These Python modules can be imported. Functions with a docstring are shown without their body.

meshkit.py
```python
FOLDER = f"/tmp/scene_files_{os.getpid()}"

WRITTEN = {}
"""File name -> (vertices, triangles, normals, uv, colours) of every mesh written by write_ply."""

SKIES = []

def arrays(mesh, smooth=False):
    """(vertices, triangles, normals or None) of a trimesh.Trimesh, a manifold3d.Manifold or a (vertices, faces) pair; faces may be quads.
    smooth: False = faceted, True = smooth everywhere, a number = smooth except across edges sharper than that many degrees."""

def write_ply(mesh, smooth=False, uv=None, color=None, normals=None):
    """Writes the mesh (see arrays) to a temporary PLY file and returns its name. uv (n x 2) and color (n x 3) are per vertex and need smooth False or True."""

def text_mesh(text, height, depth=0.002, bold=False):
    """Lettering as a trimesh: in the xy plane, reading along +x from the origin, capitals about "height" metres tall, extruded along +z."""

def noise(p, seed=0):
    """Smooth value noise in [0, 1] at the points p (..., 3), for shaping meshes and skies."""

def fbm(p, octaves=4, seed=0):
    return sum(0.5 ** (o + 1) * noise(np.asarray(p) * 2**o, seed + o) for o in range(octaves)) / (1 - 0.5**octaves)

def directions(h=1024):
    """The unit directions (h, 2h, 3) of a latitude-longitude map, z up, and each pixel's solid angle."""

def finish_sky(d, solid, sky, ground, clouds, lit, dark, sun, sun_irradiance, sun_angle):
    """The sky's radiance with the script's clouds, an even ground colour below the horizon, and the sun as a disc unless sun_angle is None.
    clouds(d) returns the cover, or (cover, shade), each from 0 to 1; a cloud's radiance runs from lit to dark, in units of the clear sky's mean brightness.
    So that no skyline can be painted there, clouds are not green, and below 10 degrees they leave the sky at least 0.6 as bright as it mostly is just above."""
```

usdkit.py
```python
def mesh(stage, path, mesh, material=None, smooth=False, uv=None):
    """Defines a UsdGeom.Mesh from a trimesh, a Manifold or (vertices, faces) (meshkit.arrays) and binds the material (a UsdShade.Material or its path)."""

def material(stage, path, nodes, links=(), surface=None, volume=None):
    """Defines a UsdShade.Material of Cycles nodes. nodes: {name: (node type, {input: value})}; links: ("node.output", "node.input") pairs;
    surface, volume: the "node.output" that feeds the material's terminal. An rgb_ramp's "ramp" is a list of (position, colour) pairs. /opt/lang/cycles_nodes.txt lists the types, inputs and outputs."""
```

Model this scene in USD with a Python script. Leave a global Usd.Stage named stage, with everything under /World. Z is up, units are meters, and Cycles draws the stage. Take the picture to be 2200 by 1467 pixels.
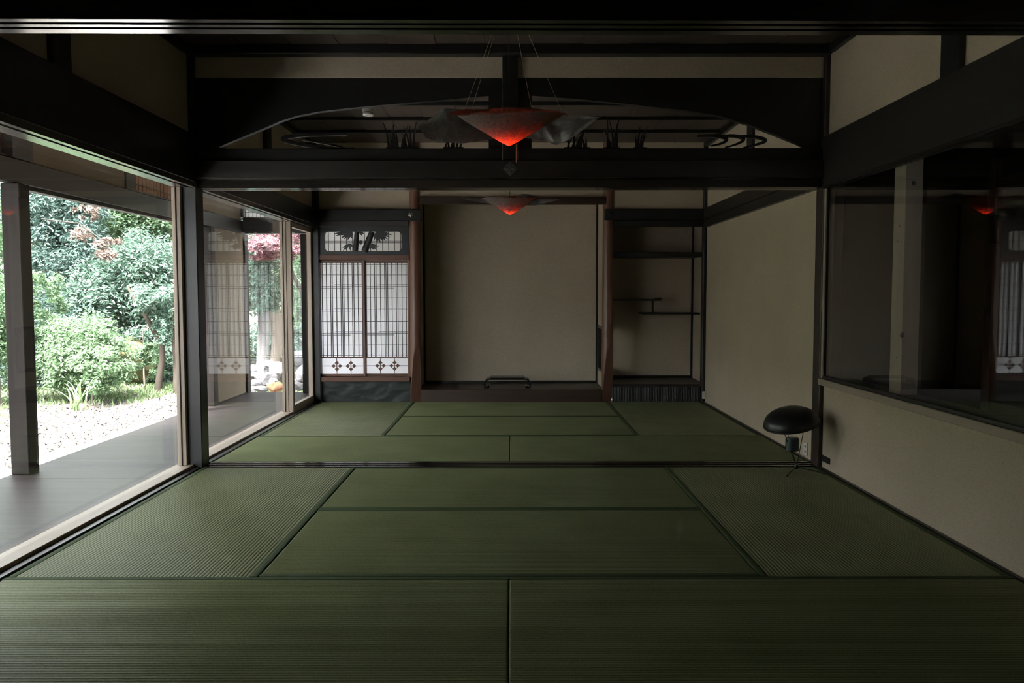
import math, random
import numpy as np, trimesh, usdkit, meshkit
from shapely.geometry import Polygon, LineString, Point, box as sbox
from shapely import affinity
from shapely.ops import unary_union
from pxr import Usd, UsdGeom, UsdLux, UsdShade, Gf, Sdf

rng = np.random.default_rng(7)
stage = Usd.Stage.CreateInMemory()
UsdGeom.SetStageUpAxis(stage, 'Z')
UsdGeom.SetStageMetersPerUnit(stage, 1.0)
UsdGeom.Xform.Define(stage, '/World')
UsdGeom.Scope.Define(stage, '/World/Looks')

# ------------------------------------------------------------------ camera, sky, exposure
EYE = np.array([0.0088, -4.8652, 1.0686]); FPX = 1702.12
YAW, PITCH, ROLL = 0.001, 0.059, -0.0012
EXPOSURE = 0.58
SUN_POWER, SUN_TURN = 13.5, (30, -8, 0)
SKY_COLOR, SKY_POWER = (0.95, 1.0, 1.03), 2.2
fw = np.array([math.sin(YAW) * math.cos(PITCH), math.cos(YAW) * math.cos(PITCH), -math.sin(PITCH)])
r0 = np.array([math.cos(YAW), -math.sin(YAW), 0]); u0 = np.cross(r0, fw)
RT = r0 * math.cos(ROLL) + u0 * math.sin(ROLL); UP = -r0 * math.sin(ROLL) + u0 * math.cos(ROLL)
cam = UsdGeom.Camera.Define(stage, '/World/camera')
cam.AddTransformOp().Set(Gf.Matrix4d(*RT, 0, *UP, 0, *(-fw), 0, *EYE, 1))
cam.CreateHorizontalApertureAttr(36.0); cam.CreateFocalLengthAttr(36.0 * FPX / 2200)
cam.CreateClippingRangeAttr(Gf.Vec2f(0.05, 500)); cam.CreateExposureAttr(EXPOSURE)
dome = UsdLux.DomeLight.Define(stage, '/World/sky_light')
dome.CreateIntensityAttr(SKY_POWER); dome.CreateColorAttr(Gf.Vec3f(*SKY_COLOR))
sun = UsdLux.DistantLight.Define(stage, '/World/hazy_sun')          # a veiled sun high over the garden: very soft edged
sun.CreateIntensityAttr(SUN_POWER); sun.CreateAngleAttr(34.0); sun.CreateNormalizeAttr(True); sun.CreateColorAttr(Gf.Vec3f(1.0, .98, .95))
UsdGeom.Xformable(sun).AddRotateXYZOp().Set(Gf.Vec3f(*SUN_TURN))


def at(px, py, D):                       # the point at depth D (metres along the room) on a photograph pixel's ray
    d = fw + (px - 1100) / FPX * RT - (py - 733.5) / FPX * UP
    return EYE + d * (D / d[1])


# ------------------------------------------------------------------ helpers: naming, tagging, meshes
taken = {}


def free(parent, name):
    k = (parent, name); n = taken.get(k, -1) + 1; taken[k] = n
    return name if n == 0 else f'{name}_{n:03d}'


def tag(p, label=None, cat=None, group=None, kind=None):
    for k, v in (('label', label), ('category', cat), ('group', group), ('kind', kind)):
        if v: p.SetCustomDataByKey(k, v)
    return p


def path_of(parent): return '/World' if parent is None else str(parent.GetPath())


def thing(name, label=None, cat=None, loc=(0, 0, 0), rotz=0.0, group=None, kind=None):
    x = UsdGeom.Xform.Define(stage, '/World/' + free('/World', name))
    if tuple(loc) != (0, 0, 0) or rotz:
        x.AddTranslateOp().Set(Gf.Vec3d(*map(float, loc)))
        if rotz: x.AddRotateZOp().Set(float(rotz))
    return tag(x.GetPrim(), label, cat, group, kind)


def obj(name, mesh, mat, parent=None, smooth=False, label=None, cat=None, group=None, kind=None):
    pp = path_of(parent)
    p = usdkit.mesh(stage, f'{pp}/{free(pp, name)}', mesh, mat, smooth=smooth).GetPrim()
    return tag(p, label, cat, group, kind)


def copy_of(root, loc, rotz=0.0, label=None, group=None):
    name = root.GetName()
    base = name[:-4] if name[-4:-3] == '_' and name[-3:].isdigit() else name
    x = UsdGeom.Xform.Define(stage, '/World/' + free('/World', base)); p = x.GetPrim()
    p.GetReferences().AddInternalReference(root.GetPath())
    x.ClearXformOpOrder()
    x.AddTranslateOp().Set(Gf.Vec3d(*map(float, loc))); x.AddRotateZOp().Set(float(rotz))
    p.SetInstanceable(True)
    return tag(p, label, root.GetCustomDataByKey('category'), group)


def bx(x0, x1, y0, y1, z0, z1, bev=0.0):
    x0, x1 = min(x0, x1), max(x0, x1); y0, y1 = min(y0, y1), max(y0, y1); z0, z1 = min(z0, z1), max(z0, z1)
    b = min(bev, .3 * min(x1 - x0, y1 - y0, z1 - z0))
    if b <= 0:
        m = trimesh.creation.box((x1 - x0, y1 - y0, z1 - z0)); m.apply_translation(((x0 + x1) / 2, (y0 + y1) / 2, (z0 + z1) / 2)); return m
    pts = []
    for sx in (0, 1):
        for sy in (0, 1):
            for sz in (0, 1):
                c = [(x0, x1)[sx], (y0, y1)[sy], (z0, z1)[sz]]; s = [1 - 2 * sx, 1 - 2 * sy, 1 - 2 * sz]
                for k in range(3):
                    q = [c[i] + s[i] * b * (i != k) for i in range(3)]; pts.append(q)
    return trimesh.convex.convex_hull(np.array(pts))


def cat(*ms): return trimesh.util.concatenate([m for m in ms if m is not None])


def tube(pts, r, n=8, caps=True):
    pts = np.asarray(pts, float); k = len(pts); rr = np.broadcast_to(np.asarray(r, float), (k,))
    t = np.gradient(pts, axis=0); t /= np.linalg.norm(t, axis=1, keepdims=True) + 1e-12
    ref = np.array([0.31, 0.95, 0.05]) if abs(t[0] @ [0.31, 0.95, .05]) < .9 else np.array([1., 0, 0])
    a = np.cross(t, ref); a /= np.linalg.norm(a, axis=1, keepdims=True); b = np.cross(t, a)
    ang = np.linspace(0, 2 * np.pi, n, endpoint=False)
    V = (pts[:, None] + rr[:, None, None] * (np.cos(ang)[None, :, None] * a[:, None] + np.sin(ang)[None, :, None] * b[:, None])).reshape(-1, 3)
    F = []
    for i in range(k - 1):
        for j in range(n):
            p, q = i * n + j, i * n + (j + 1) % n
            F += [[p, p + n, q], [q, p + n, q + n]]
    if caps:
        V = np.vstack([V, pts[0], pts[-1]]); c0, c1 = len(V) - 2, len(V) - 1
        for j in range(n):
            F += [[c0, j, (j + 1) % n], [c1, (k - 1) * n + (j + 1) % n, (k - 1) * n + j]]
    m = trimesh.Trimesh(V, np.array(F), process=False); m.fix_normals() if n < 40 and k < 12 else None
    return m


def lathe(prof, n=32):
    m = trimesh.creation.revolve(np.asarray(prof, float), sections=n); return m


def extr(poly, y0, y1):
    """A polygon drawn in (x, z), given depth along y from y0 to y1."""
    ms = []
    for g in getattr(poly, 'geoms', [poly]):
        if g.is_empty or g.area < 1e-8: continue
        m = trimesh.creation.extrude_polygon(g, y1 - y0, engine='earcut')
        v = m.vertices.copy(); m.vertices = np.stack([v[:, 0], y1 - v[:, 2], v[:, 1]], 1)
        ms.append(m)
    m = cat(*ms)
    m.fix_normals()
    return m


def grid_mesh(P):
    """P (a, b, 3) of points -> open sheet."""
    a, b = P.shape[:2]; i = np.arange(a * b).reshape(a, b)
    q = np.stack([i[:-1, :-1], i[1:, :-1], i[1:, 1:], i[:-1, 1:]], -1).reshape(-1, 4)
    f = np.vstack([q[:, [0, 1, 2]], q[:, [0, 2, 3]]])
    return trimesh.Trimesh(P.reshape(-1, 3), f, process=False)


# ------------------------------------------------------------------ materials
def lin(r, g, b):
    f = lambda c: (c / 255 / 12.92 if c / 255 <= .04045 else ((c / 255 + .055) / 1.055) ** 2.4)
    return (f(r), f(g), f(b))


def mat(name, nodes, links, surface): return usdkit.material(stage, '/World/Looks/' + name, nodes, links, surface=surface)


def plain(name, col, rough=.5, metal=0, spec=.5):
    return mat(name, {'p': ('principled_bsdf', {'base_color': col, 'roughness': rough, 'metallic': metal, 'specular_ior_level': spec})}, [], 'p.BSDF')


def wood(name, c1, c2, axis='x', rough=.45, scale=18.0, spec=.5, bump=.15):
    s = {'x': (.06, 1, 1), 'y': (1, .06, 1), 'z': (1, 1, .06)}[axis]
    return mat(name, {
        'g': ('geometry', {}), 'm': ('mapping', {'scale': s}),
        'n': ('noise_texture', {'scale': scale, 'detail': 5.0, 'roughness': .6, 'distortion': .6}),
        'n2': ('noise_texture', {'scale': scale * 5, 'detail': 3.0}),
        'mx': ('math', {'math_type': 'multiply_add', 'value2': .35}),
        'r': ('rgb_ramp', {'ramp': [(.3, c1), (.95, c2)]}),
        'b': ('bump', {'strength': bump, 'distance': .004}),
        'p': ('principled_bsdf', {'roughness': rough, 'specular_ior_level': spec})},
        [('g.position', 'm.vector'), ('m.vector', 'n.vector'), ('m.vector', 'n2.vector'), ('n2.fac', 'mx.value1'), ('n.fac', 'mx.value3'),
         ('mx.value', 'r.fac'), ('r.color', 'p.base_color'), ('mx.value', 'b.height'), ('b.normal', 'p.normal')], 'p.BSDF')


M = {}
for ax in 'xyz':
    M['black_' + ax] = wood('black_stained_wood_' + ax, (.0075, .0082, .0085), (.0135, .0145, .015), ax, .36)
    M['brown_' + ax] = wood('dark_brown_wood_' + ax, (.014, .0115, .011), (.028, .023, .021), ax, .38)
    M['pale_' + ax] = wood('pale_cypress_' + ax, (.30, .235, .185), (.39, .315, .255), ax, .5, bump=.05)
M['red_z'] = wood('red_cedar_trunk', (.105, .048, .034), (.21, .105, .076), 'z', .33, 14)
M['red_x'] = wood('red_brown_rail', (.085, .032, .02), (.15, .062, .04), 'x', .42)
M['post_z'] = wood('weathered_post', (.014, .0108, .0102), (.031, .025, .0235), 'z', .6, spec=.15)
M['umber_x'] = wood('umber_beam_x', (.026, .0145, .0105), (.055, .031, .022), 'x', .4)
M['umber_z'] = wood('umber_post_z', (.026, .017, .015), (.052, .035, .031), 'z', .4)
M['track_x'] = wood('worn_track_x', (.014, .012, .011), (.03, .025, .022), 'x', .14, bump=.03)
M['track_y'] = wood('worn_track_y', (.06, .05, .047), (.10, .09, .085), 'y', .16, bump=.03)
M['shelf_x'] = wood('shelf_board', (.03, .022, .017), (.06, .045, .034), 'x', .4)
M['deck'] = wood('verandah_boards', (.028, .022, .0235), (.078, .061, .064), 'x', .4, 13, spec=.1, bump=.2)
M['ceil'] = wood('ceiling_board', (.05, .036, .028), (.1, .072, .058), 'y', .55, 12)


def plaster(name, c1, c2):
    return mat(name, {
        'g': ('geometry', {}), 'n': ('noise_texture', {'scale': 150.0, 'detail': 4.0, 'roughness': .7}), 'n2': ('noise_texture', {'scale': 2.2, 'detail': 4.0}),
        'v': ('voronoi_texture', {'scale': 42.0}), 'vr': ('rgb_ramp', {'ramp': [(.06, (.30, .27, .22)), (.11, (1, 1, 1))]}),
        'a': ('math', {'math_type': 'multiply_add', 'value2': .75}), 'h': ('math', {'math_type': 'multiply', 'value2': .25}),
        'r': ('rgb_ramp', {'ramp': [(.33, c1), (.68, c2)]}),
        'mul': ('mix_color', {'blend_type': 'multiply', 'fac': .5}),
        'b': ('bump', {'strength': .35, 'distance': .003}),
        'p': ('principled_bsdf', {'roughness': .92, 'specular_ior_level': .15})},
        [('g.position', 'n.vector'), ('g.position', 'n2.vector'), ('g.position', 'v.vector'), ('n2.fac', 'h.value1'), ('n.fac', 'a.value1'), ('h.value', 'a.value3'),
         ('a.value', 'r.fac'), ('v.distance', 'vr.fac'), ('r.color', 'mul.a'), ('vr.color', 'mul.b'), ('mul.result', 'p.base_color'), ('n.fac', 'b.height'), ('b.normal', 'p.normal')], 'p.BSDF')


M['plaster'] = plaster('earthen_plaster', (.40, .328, .25), (.545, .46, .36))
M['plaster_outer'] = plaster('weathered_brown_plaster', (.15, .118, .085), (.23, .185, .135))
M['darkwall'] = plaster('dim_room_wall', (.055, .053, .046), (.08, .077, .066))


def reed():
    return mat('rush_reed', {
        't': ('texture_coordinate', {}), 'm': ('mapping', {'scale': (14, 260, 14)}), 'm2': ('mapping', {'scale': (160, 66, 1)}),
        'n': ('noise_texture', {'scale': 1.0, 'detail': 3.0}), 'n2': ('noise_texture', {'scale': 1.0, 'detail': 1.0}), 'n3': ('noise_texture', {'scale': 3.0, 'detail': 2.0}),
        'g': ('geometry', {}),
        'a': ('math', {'math_type': 'multiply_add', 'value2': .55}), 'h': ('math', {'math_type': 'multiply', 'value2': .45}),
        'r': ('rgb_ramp', {'ramp': [(.25, (.104, .117, .055)), (.55, (.164, .180, .088)), (.85, (.232, .243, .125))]}),
        'b': ('bump', {'strength': .5, 'distance': .0015}),
        'c': ('combine_xyz', {'x': 0.0, 'y': 1.0, 'z': 0.0}), 'vt': ('vector_transform', {'transform_type': 'vector', 'convert_from': 'object', 'convert_to': 'world'}),
        'p': ('principled_bsdf', {'roughness': .5, 'specular_ior_level': .38, 'specular_tint': (.92, 1.0, .74), 'anisotropic': .85})},
        [('c.vector', 'vt.vector'), ('vt.vector', 'p.tangent'), ('t.object', 'm.vector'), ('t.object', 'm2.vector'), ('m.vector', 'n.vector'), ('m2.vector', 'n2.vector'), ('g.position', 'n3.vector'), ('n3.fac', 'h.value1'),
         ('n2.fac', 'a.value1'), ('h.value', 'a.value3'), ('a.value', 'r.fac'), ('r.color', 'p.base_color'), ('n2.fac', 'b.height'), ('b.normal', 'p.normal')], 'p.BSDF')


M['reed'] = reed()
M['cloth'] = plain('green_border_cloth', (.05, .072, .03), .8, spec=.2)
M['iron'] = plain('black_iron', (.012, .012, .012), .45)
M['lampblack'] = plain('black_lacquered_metal', (.01, .011, .012), .38)
M['can'] = plain('grey_green_metal', (.05, .07, .068), .35, metal=.6)
M['white'] = plain('white_plastic', (.62, .60, .55), .4)
M['darkplastic'] = plain('black_plastic', (.012, .012, .014), .4)
M['pewter'] = plain('aged_pewter', (.35, .32, .28), .45, metal=.7)
M['lacquer'] = plain('black_lacquer', (.008, .009, .009), .25)
M['cord'] = plain('pale_twine', (.55, .48, .34), .8)
M['nailcover'] = plain('old_iron', (.11, .11, .11), .5, metal=.4)
M['flex'] = plain('dark_flex', (.01, .01, .01), .6)
M['glass'] = mat('window_glass', {'t': ('transparent_bsdf', {'color': (.985, .995, .99)}), 'g': ('glossy_bsdf', {'color': (1, 1, 1), 'roughness': 0.0}), 'f': ('fresnel', {}), 'm': ('mix_closure', {}),
                 'ge': ('geometry', {}), 'ior': ('math', {'math_type': 'multiply_add', 'value2': 1 / 1.5 - 1.5, 'value3': 1.5})},      # the same reflection from either side of a face
                 [('ge.backfacing', 'ior.value1'), ('ior.value', 'f.IOR'), ('f.fac', 'm.fac'), ('t.BSDF', 'm.closure1'), ('g.BSDF', 'm.closure2')], 'm.closure')
M['paper'] = mat('shoji_paper', {'d': ('diffuse_bsdf', {'color': (.74, .73, .74)}), 't': ('translucent_bsdf', {'color': (.93, .92, .96)}), 'm': ('mix_closure', {'fac': .72})},
                 [('d.BSDF', 'm.closure1'), ('t.BSDF', 'm.closure2')], 'm.closure')
M['reedpaper'] = mat('reed_blind_backing', {'d': ('diffuse_bsdf', {'color': (.45, .32, .25)}), 't': ('translucent_bsdf', {'color': (.45, .3, .22)}), 'm': ('mix_closure', {'fac': .45})},
                     [('d.BSDF', 'm.closure1'), ('t.BSDF', 'm.closure2')], 'm.closure')
M['washi'] = mat('fibrous_lamp_paper', {
    'g': ('geometry', {}), 'mp': ('mapping', {'scale': (1, 1, .35)}), 'n': ('noise_texture', {'scale': 70.0, 'detail': 7.0, 'roughness': .7, 'distortion': 1.2}), 'r': ('rgb_ramp', {'ramp': [(.3, (.10, .095, .09)), (.7, (.19, .18, .17))]}),
    'r2': ('rgb_ramp', {'ramp': [(.36, (.14, .012, .006)), (.62, (.62, .09, .045))]}),
    'vm': ('mapping', {'scale': (1, 1, .55)}), 'vn': ('noise_texture', {'scale': 19.0, 'detail': 3.0, 'distortion': 2.5}), 'vr': ('rgb_ramp', {'ramp': [(.47, (1, 1, 1)), (.498, (.12, .1, .1)), (.502, (.12, .1, .1)), (.53, (1, 1, 1))]}), 'vx': ('mix_color', {'blend_type': 'multiply', 'fac': .8}),
    'd': ('diffuse_bsdf', {}), 't': ('translucent_bsdf', {}), 'm': ('mix_closure', {'fac': .4}), 'b': ('bump', {'strength': .3, 'distance': .003})},
    [('g.position', 'mp.vector'), ('mp.vector', 'n.vector'), ('n.fac', 'r.fac'), ('n.fac', 'r2.fac'), ('r.color', 'd.color'), ('g.position', 'vm.vector'), ('vm.vector', 'vn.vector'), ('vn.fac', 'vr.fac'), ('r2.color', 'vx.a'), ('vr.color', 'vx.b'), ('vx.result', 't.color'), ('n.fac', 'b.height'), ('b.normal', 'd.normal'),
     ('d.BSDF', 'm.closure1'), ('t.BSDF', 'm.closure2')], 'm.closure')
M['washi_grey'] = mat('grey_handmade_paper', {
    'g': ('geometry', {}), 'mp': ('mapping', {'scale': (1, 1, .35)}), 'n': ('noise_texture', {'scale': 60.0, 'detail': 7.0, 'roughness': .7, 'distortion': 1.2}), 'r': ('rgb_ramp', {'ramp': [(.3, (.26, .27, .27)), (.7, (.46, .47, .455))]}),
    'd': ('principled_bsdf', {'roughness': .8}), 'b': ('bump', {'strength': .4, 'distance': .003})},
    [('g.position', 'mp.vector'), ('mp.vector', 'n.vector'), ('n.fac', 'r.fac'), ('r.color', 'd.base_color'), ('n.fac', 'b.height'), ('b.normal', 'd.normal')], 'd.BSDF')
M['bulb'] = mat('glowing_bulb', {'e': ('emission', {'color': (1.0, .22, .10), 'strength': 60.0})}, [], 'e.emission')


def leafmat(name, cols, rough=.4, trans=.3, spec=.5):
    st = [(i / (len(cols) - 1), c) for i, c in enumerate(cols)]
    return mat(name, {
        'g': ('geometry', {}), 'r': ('rgb_ramp', {'ramp': st}), 'p': ('principled_bsdf', {'roughness': rough, 'specular_ior_level': spec}),
        't': ('translucent_bsdf', {}), 'm': ('mix_closure', {'fac': trans})},
        [('g.random_per_island', 'r.fac'), ('r.color', 'p.base_color'), ('r.color', 't.color'), ('p.BSDF', 'm.closure1'), ('t.BSDF', 'm.closure2')], 'm.closure')


M['leaf_dark'] = leafmat('glossy_evergreen_leaf', [(0.066, 0.112, 0.096), (0.124, 0.186, 0.159), (0.201, 0.279, 0.240)], .42, .25, .45)
M['leaf_mid'] = leafmat('bush_leaf', [(0.103, 0.170, 0.128), (0.188, 0.273, 0.209), (0.297, 0.391, 0.306)], .42, .3, .4)
M['leaf_light'] = leafmat('light_green_leaf', [(0.143, 0.224, 0.122), (0.218, 0.313, 0.184), (0.313, 0.394, 0.258)], .5, .4, .3)
M['leaf_maple'] = leafmat('maple_leaf', [(0.126, 0.203, 0.112), (0.203, 0.287, 0.175), (0.294, 0.371, 0.245)], .5, .45, .3)
M['leaf_red'] = leafmat('red_maple_leaf', [(0.228, 0.114, 0.132), (0.312, 0.180, 0.198), (0.372, 0.252, 0.264)], .5, .4, .4)
M['leaf_dry'] = leafmat('withered_leaf', [(0.161, 0.118, 0.099), (0.260, 0.192, 0.167), (0.347, 0.273, 0.242)], .7, .2, .2)
M['blade'] = leafmat('grass_blade', [(0.173, 0.243, 0.116), (0.243, 0.312, 0.167), (0.312, 0.364, 0.231)], .5, .35, .3)
M['litter'] = leafmat('fallen_leaf', [(0.074, 0.062, 0.053), (0.101, 0.090, 0.078), (0.136, 0.125, 0.115), (0.117, 0.105, 0.095), (0.086, 0.094, 0.062)], .8, .1, .1)
M['bark'] = wood('grey_bark', (.06, .05, .042), (.16, .135, .115), 'z', .9, 9, .2, .8)
M['bark_pale'] = wood('pale_bark', (.09, .083, .083), (.19, .178, .178), 'z', .9, 11, .2, .8)
M['bark_dark'] = wood('dark_bark', (.03, .024, .02), (.07, .056, .045), 'z', .9, 9, .2, .8)


def rockmat(name, c1, c2):
    return mat(name, {'g': ('geometry', {}), 'n': ('noise_texture', {'scale': 9.0, 'detail': 7.0, 'roughness': .65}), 'r': ('rgb_ramp', {'ramp': [(.35, c1), (.65, c2)]}), 'b': ('bump', {'strength': .5, 'distance': .03}), 'p': ('principled_bsdf', {'roughness': .9, 'specular_ior_level': .2})},
               [('g.position', 'n.vector'), ('n.fac', 'r.fac'), ('r.color', 'p.base_color'), ('n.fac', 'b.height'), ('b.normal', 'p.normal')], 'p.BSDF')


M['rock'] = rockmat('grey_rock', (.06, .058, .063), (.155, .15, .157))
M['rock_orange'] = rockmat('orange_rock', (.20, .085, .042), (.32, .17, .105))
M['soil'] = mat('garden_soil', {'g': ('geometry', {}), 'n': ('noise_texture', {'scale': 1.3, 'detail': 6.0}), 'n2': ('noise_texture', {'scale': 38.0, 'detail': 4.0}), 'a': ('math', {'math_type': 'multiply_add', 'value2': .6}), 'h': ('math', {'math_type': 'multiply', 'value2': .4}),
                               'r': ('rgb_ramp', {'ramp': [(.3, (.075, .064, .056)), (.5, (.103, .092, .083)), (.7, (.135, .125, .116))]}), 'b': ('bump', {'strength': .6, 'distance': .02}), 'p': ('principled_bsdf', {'roughness': .95, 'specular_ior_level': .1})},
                [('g.position', 'n.vector'), ('g.position', 'n2.vector'), ('n.fac', 'h.value1'), ('n2.fac', 'a.value1'), ('h.value', 'a.value3'), ('a.value', 'r.fac'), ('r.color', 'p.base_color'), ('n2.fac', 'b.height'), ('b.normal', 'p.normal')], 'p.BSDF')
M['found'] = plain('foundation_stone', (.25, .24, .22), .9)

# ------------------------------------------------------------------ main dimensions
W = .955                                  # width of a mat; two make its length
T0, B = .15, 3.015                        # threshold depth, plane of the far wall
XR, XL = 1.938, -1.945                    # plaster planes right and left
KZ = 1.72                                 # underside of the lintels
ZC = 2.53                                 # ceiling edge
YN = -2.9                                 # plane of the near lintel
YK = -7.2                                 # end of the room behind the camera
XG = 1.925                                # right hand glass
XO = -2.96                                # outer line of the verandah
ZD = -.02                                 # verandah boards
ZG = -.45                                 # garden

# ------------------------------------------------------------------ floor and threshold
fl = thing('floor', 'wooden strips and boarding that edge the green tatami', 'floor', kind='structure')
obj('floor_boarding', bx(-2.0, 2.0, YK, B + .66, -.2, -.07), M['brown_y'], fl)
obj('edge_strip', bx(-1.955, -1.918, YN, -.002, -.06, .004, .003), M['brown_y'], fl)
obj('edge_strip', bx(-1.953, -1.915, T0, B - .02, -.06, .004, .003), M['brown_y'], fl)
obj('edge_strip', bx(1.915, 1.936, YN, -.002, -.06, .003, .002), M['brown_y'], fl)
obj('edge_strip', bx(1.915, 1.936, T0, B - .02, -.06, .003, .002), M['brown_y'], fl)
obj('floor_boarding', bx(-1.95, 1.95, YK, YN - .06, -.07, -.002), M['ceil'], fl)


def grooved(x0, x1, y0, y1, z0, z1, groove, depth, top=True):
    """A beam along x with grooves (list of y-intervals) cut in its top or underside."""
    pts = [(y0, z0), (y1, z0), (y1, z1), (y0, z1)]
    p = Polygon(pts)
    for a, b in groove:
        p = p.difference(sbox(a, z1 - depth, b, z1 + 1) if top else sbox(a, z0 - 1, b, z0 + depth))
    m = trimesh.creation.extrude_polygon(p, x1 - x0, engine='earcut')
    v = m.vertices.copy(); m.vertices = np.stack([x0 + v[:, 2], v[:, 0], v[:, 1]], 1); m.fix_normals()
    return m


obj('trim_1', grooved(-1.905, 1.905, .002, .148, -.06, .004, [(.035, .062), (.083, .110)], .006), M['track_x'], kind='structure', label='dark grooved wooden threshold between the two tatami rooms', cat='threshold')
obj('trim_2', bx(-1.905, 1.905, YN - .06, YN + .03, -.06, .002, .003), M['brown_x'], kind='structure', label='wooden threshold in front of the nearest mats', cat='threshold')

# ------------------------------------------------------------------ tatami mats
def mat_body():
    L, w, n = W - .0012, W / 2 - .0012, 63
    yy, zz = [], []
    s = np.linspace(-w, w, n * 6 + 1); ph = (s + w) / (2 * w) * n
    z = -.0019 * (1 - np.abs(np.sin(np.pi * ph))) ** 1.6
    edge = np.minimum(w - np.abs(s), .006) / .006
    z = z - .0045 * (1 - edge) ** 2
    s = np.r_[-w, s, w]; z = np.r_[-.055, z, -.055]
    xs = np.array([-L, -L, -L + .002, -L + .007, -.5 * L, 0, .5 * L, L - .007, L - .002, L, L]); dz = np.array([0, -.005, -.0022, 0, 0, 0, 0, 0, -.0022, -.005, 0])
    P = np.zeros((len(xs), len(s), 3)); P[..., 0] = xs[:, None]; P[..., 1] = s[None]; P[..., 2] = np.maximum(z[None] + dz[:, None], -.055)
    P[0, :, 2] = P[-1, :, 2] = -.055
    m = grid_mesh(P)
    if (m.face_normals[:, 2] * m.area_faces).sum() < 0: m.invert()
    return m


def mat_border(sgn):
    L, w = W - .0014, W / 2 - .0002
    prof = [(w, -.05), (w, -.006), (w - .0015, -.0018), (w - .005, .0003), (w - .016, .0011), (w - .027, .0009), (w - .0305, -.0002), (w - .031, -.004)]
    P = np.zeros((2, len(prof), 3))
    for i, x in enumerate((-L, L)):
        for j, (y, z) in enumerate(prof): P[i, j] = (x, sgn * y, z)
    m = grid_mesh(P)
    if (m.face_normals[:, 2] * m.area_faces).sum() < 0: m.invert()
    return m


mat_spots = [
    (-1.5 * W, -W, 90, 'tatami mat with bright ridges along the front glass wall at left'),
    (0, -.5 * W, 0, 'tatami mat lying crosswise just before the grooved threshold'),
    (0, -1.5 * W, 0, 'tatami mat lying crosswise in the middle of the nearer room'),
    (1.5 * W, -W, 90, 'darkest tatami mat, lengthwise under the window wall with the tripod lamp on it'),
    (-W, -2.5 * W, 0, 'nearest tatami mat, left of the centre seam'),
    (W, -2.5 * W, 0, 'nearest tatami mat, right of the centre seam'),
    (-W, T0 + .5 * W, 0, 'long tatami mat just beyond the threshold, left of its centre seam'),
    (W, T0 + .5 * W, 0, 'long tatami mat just beyond the threshold, right of its centre seam'),
    (0, T0 + 1.5 * W, 0, 'crosswise tatami mat of the far room, second row from the alcove'),
    (0, T0 + 2.5 * W, 0, 'crosswise tatami mat right at the foot of the alcove step'),
    (-1.5 * W, T0 + 2 * W, 90, 'tatami mat in front of the paper screens in the far left corner'),
    (1.5 * W, T0 + 2 * W, 90, 'tatami mat in front of the shelf niche in the far right corner')]
proto = None
for x, y, rz, lab in mat_spots:
    if proto is None:
        proto = thing('tatami_mat', lab, 'tatami mat', (x, y, 0), rz, group='tatami mats of the two rooms')
        obj('reed_surface', mat_body(), M['reed'], proto, smooth=40)
        obj('border', mat_border(1), M['cloth'], proto, smooth=40); obj('border', mat_border(-1), M['cloth'], proto, smooth=40)
    else:
        copy_of(proto, (x, y, 0), rz, lab, 'tatami mats of the two rooms')

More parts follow.
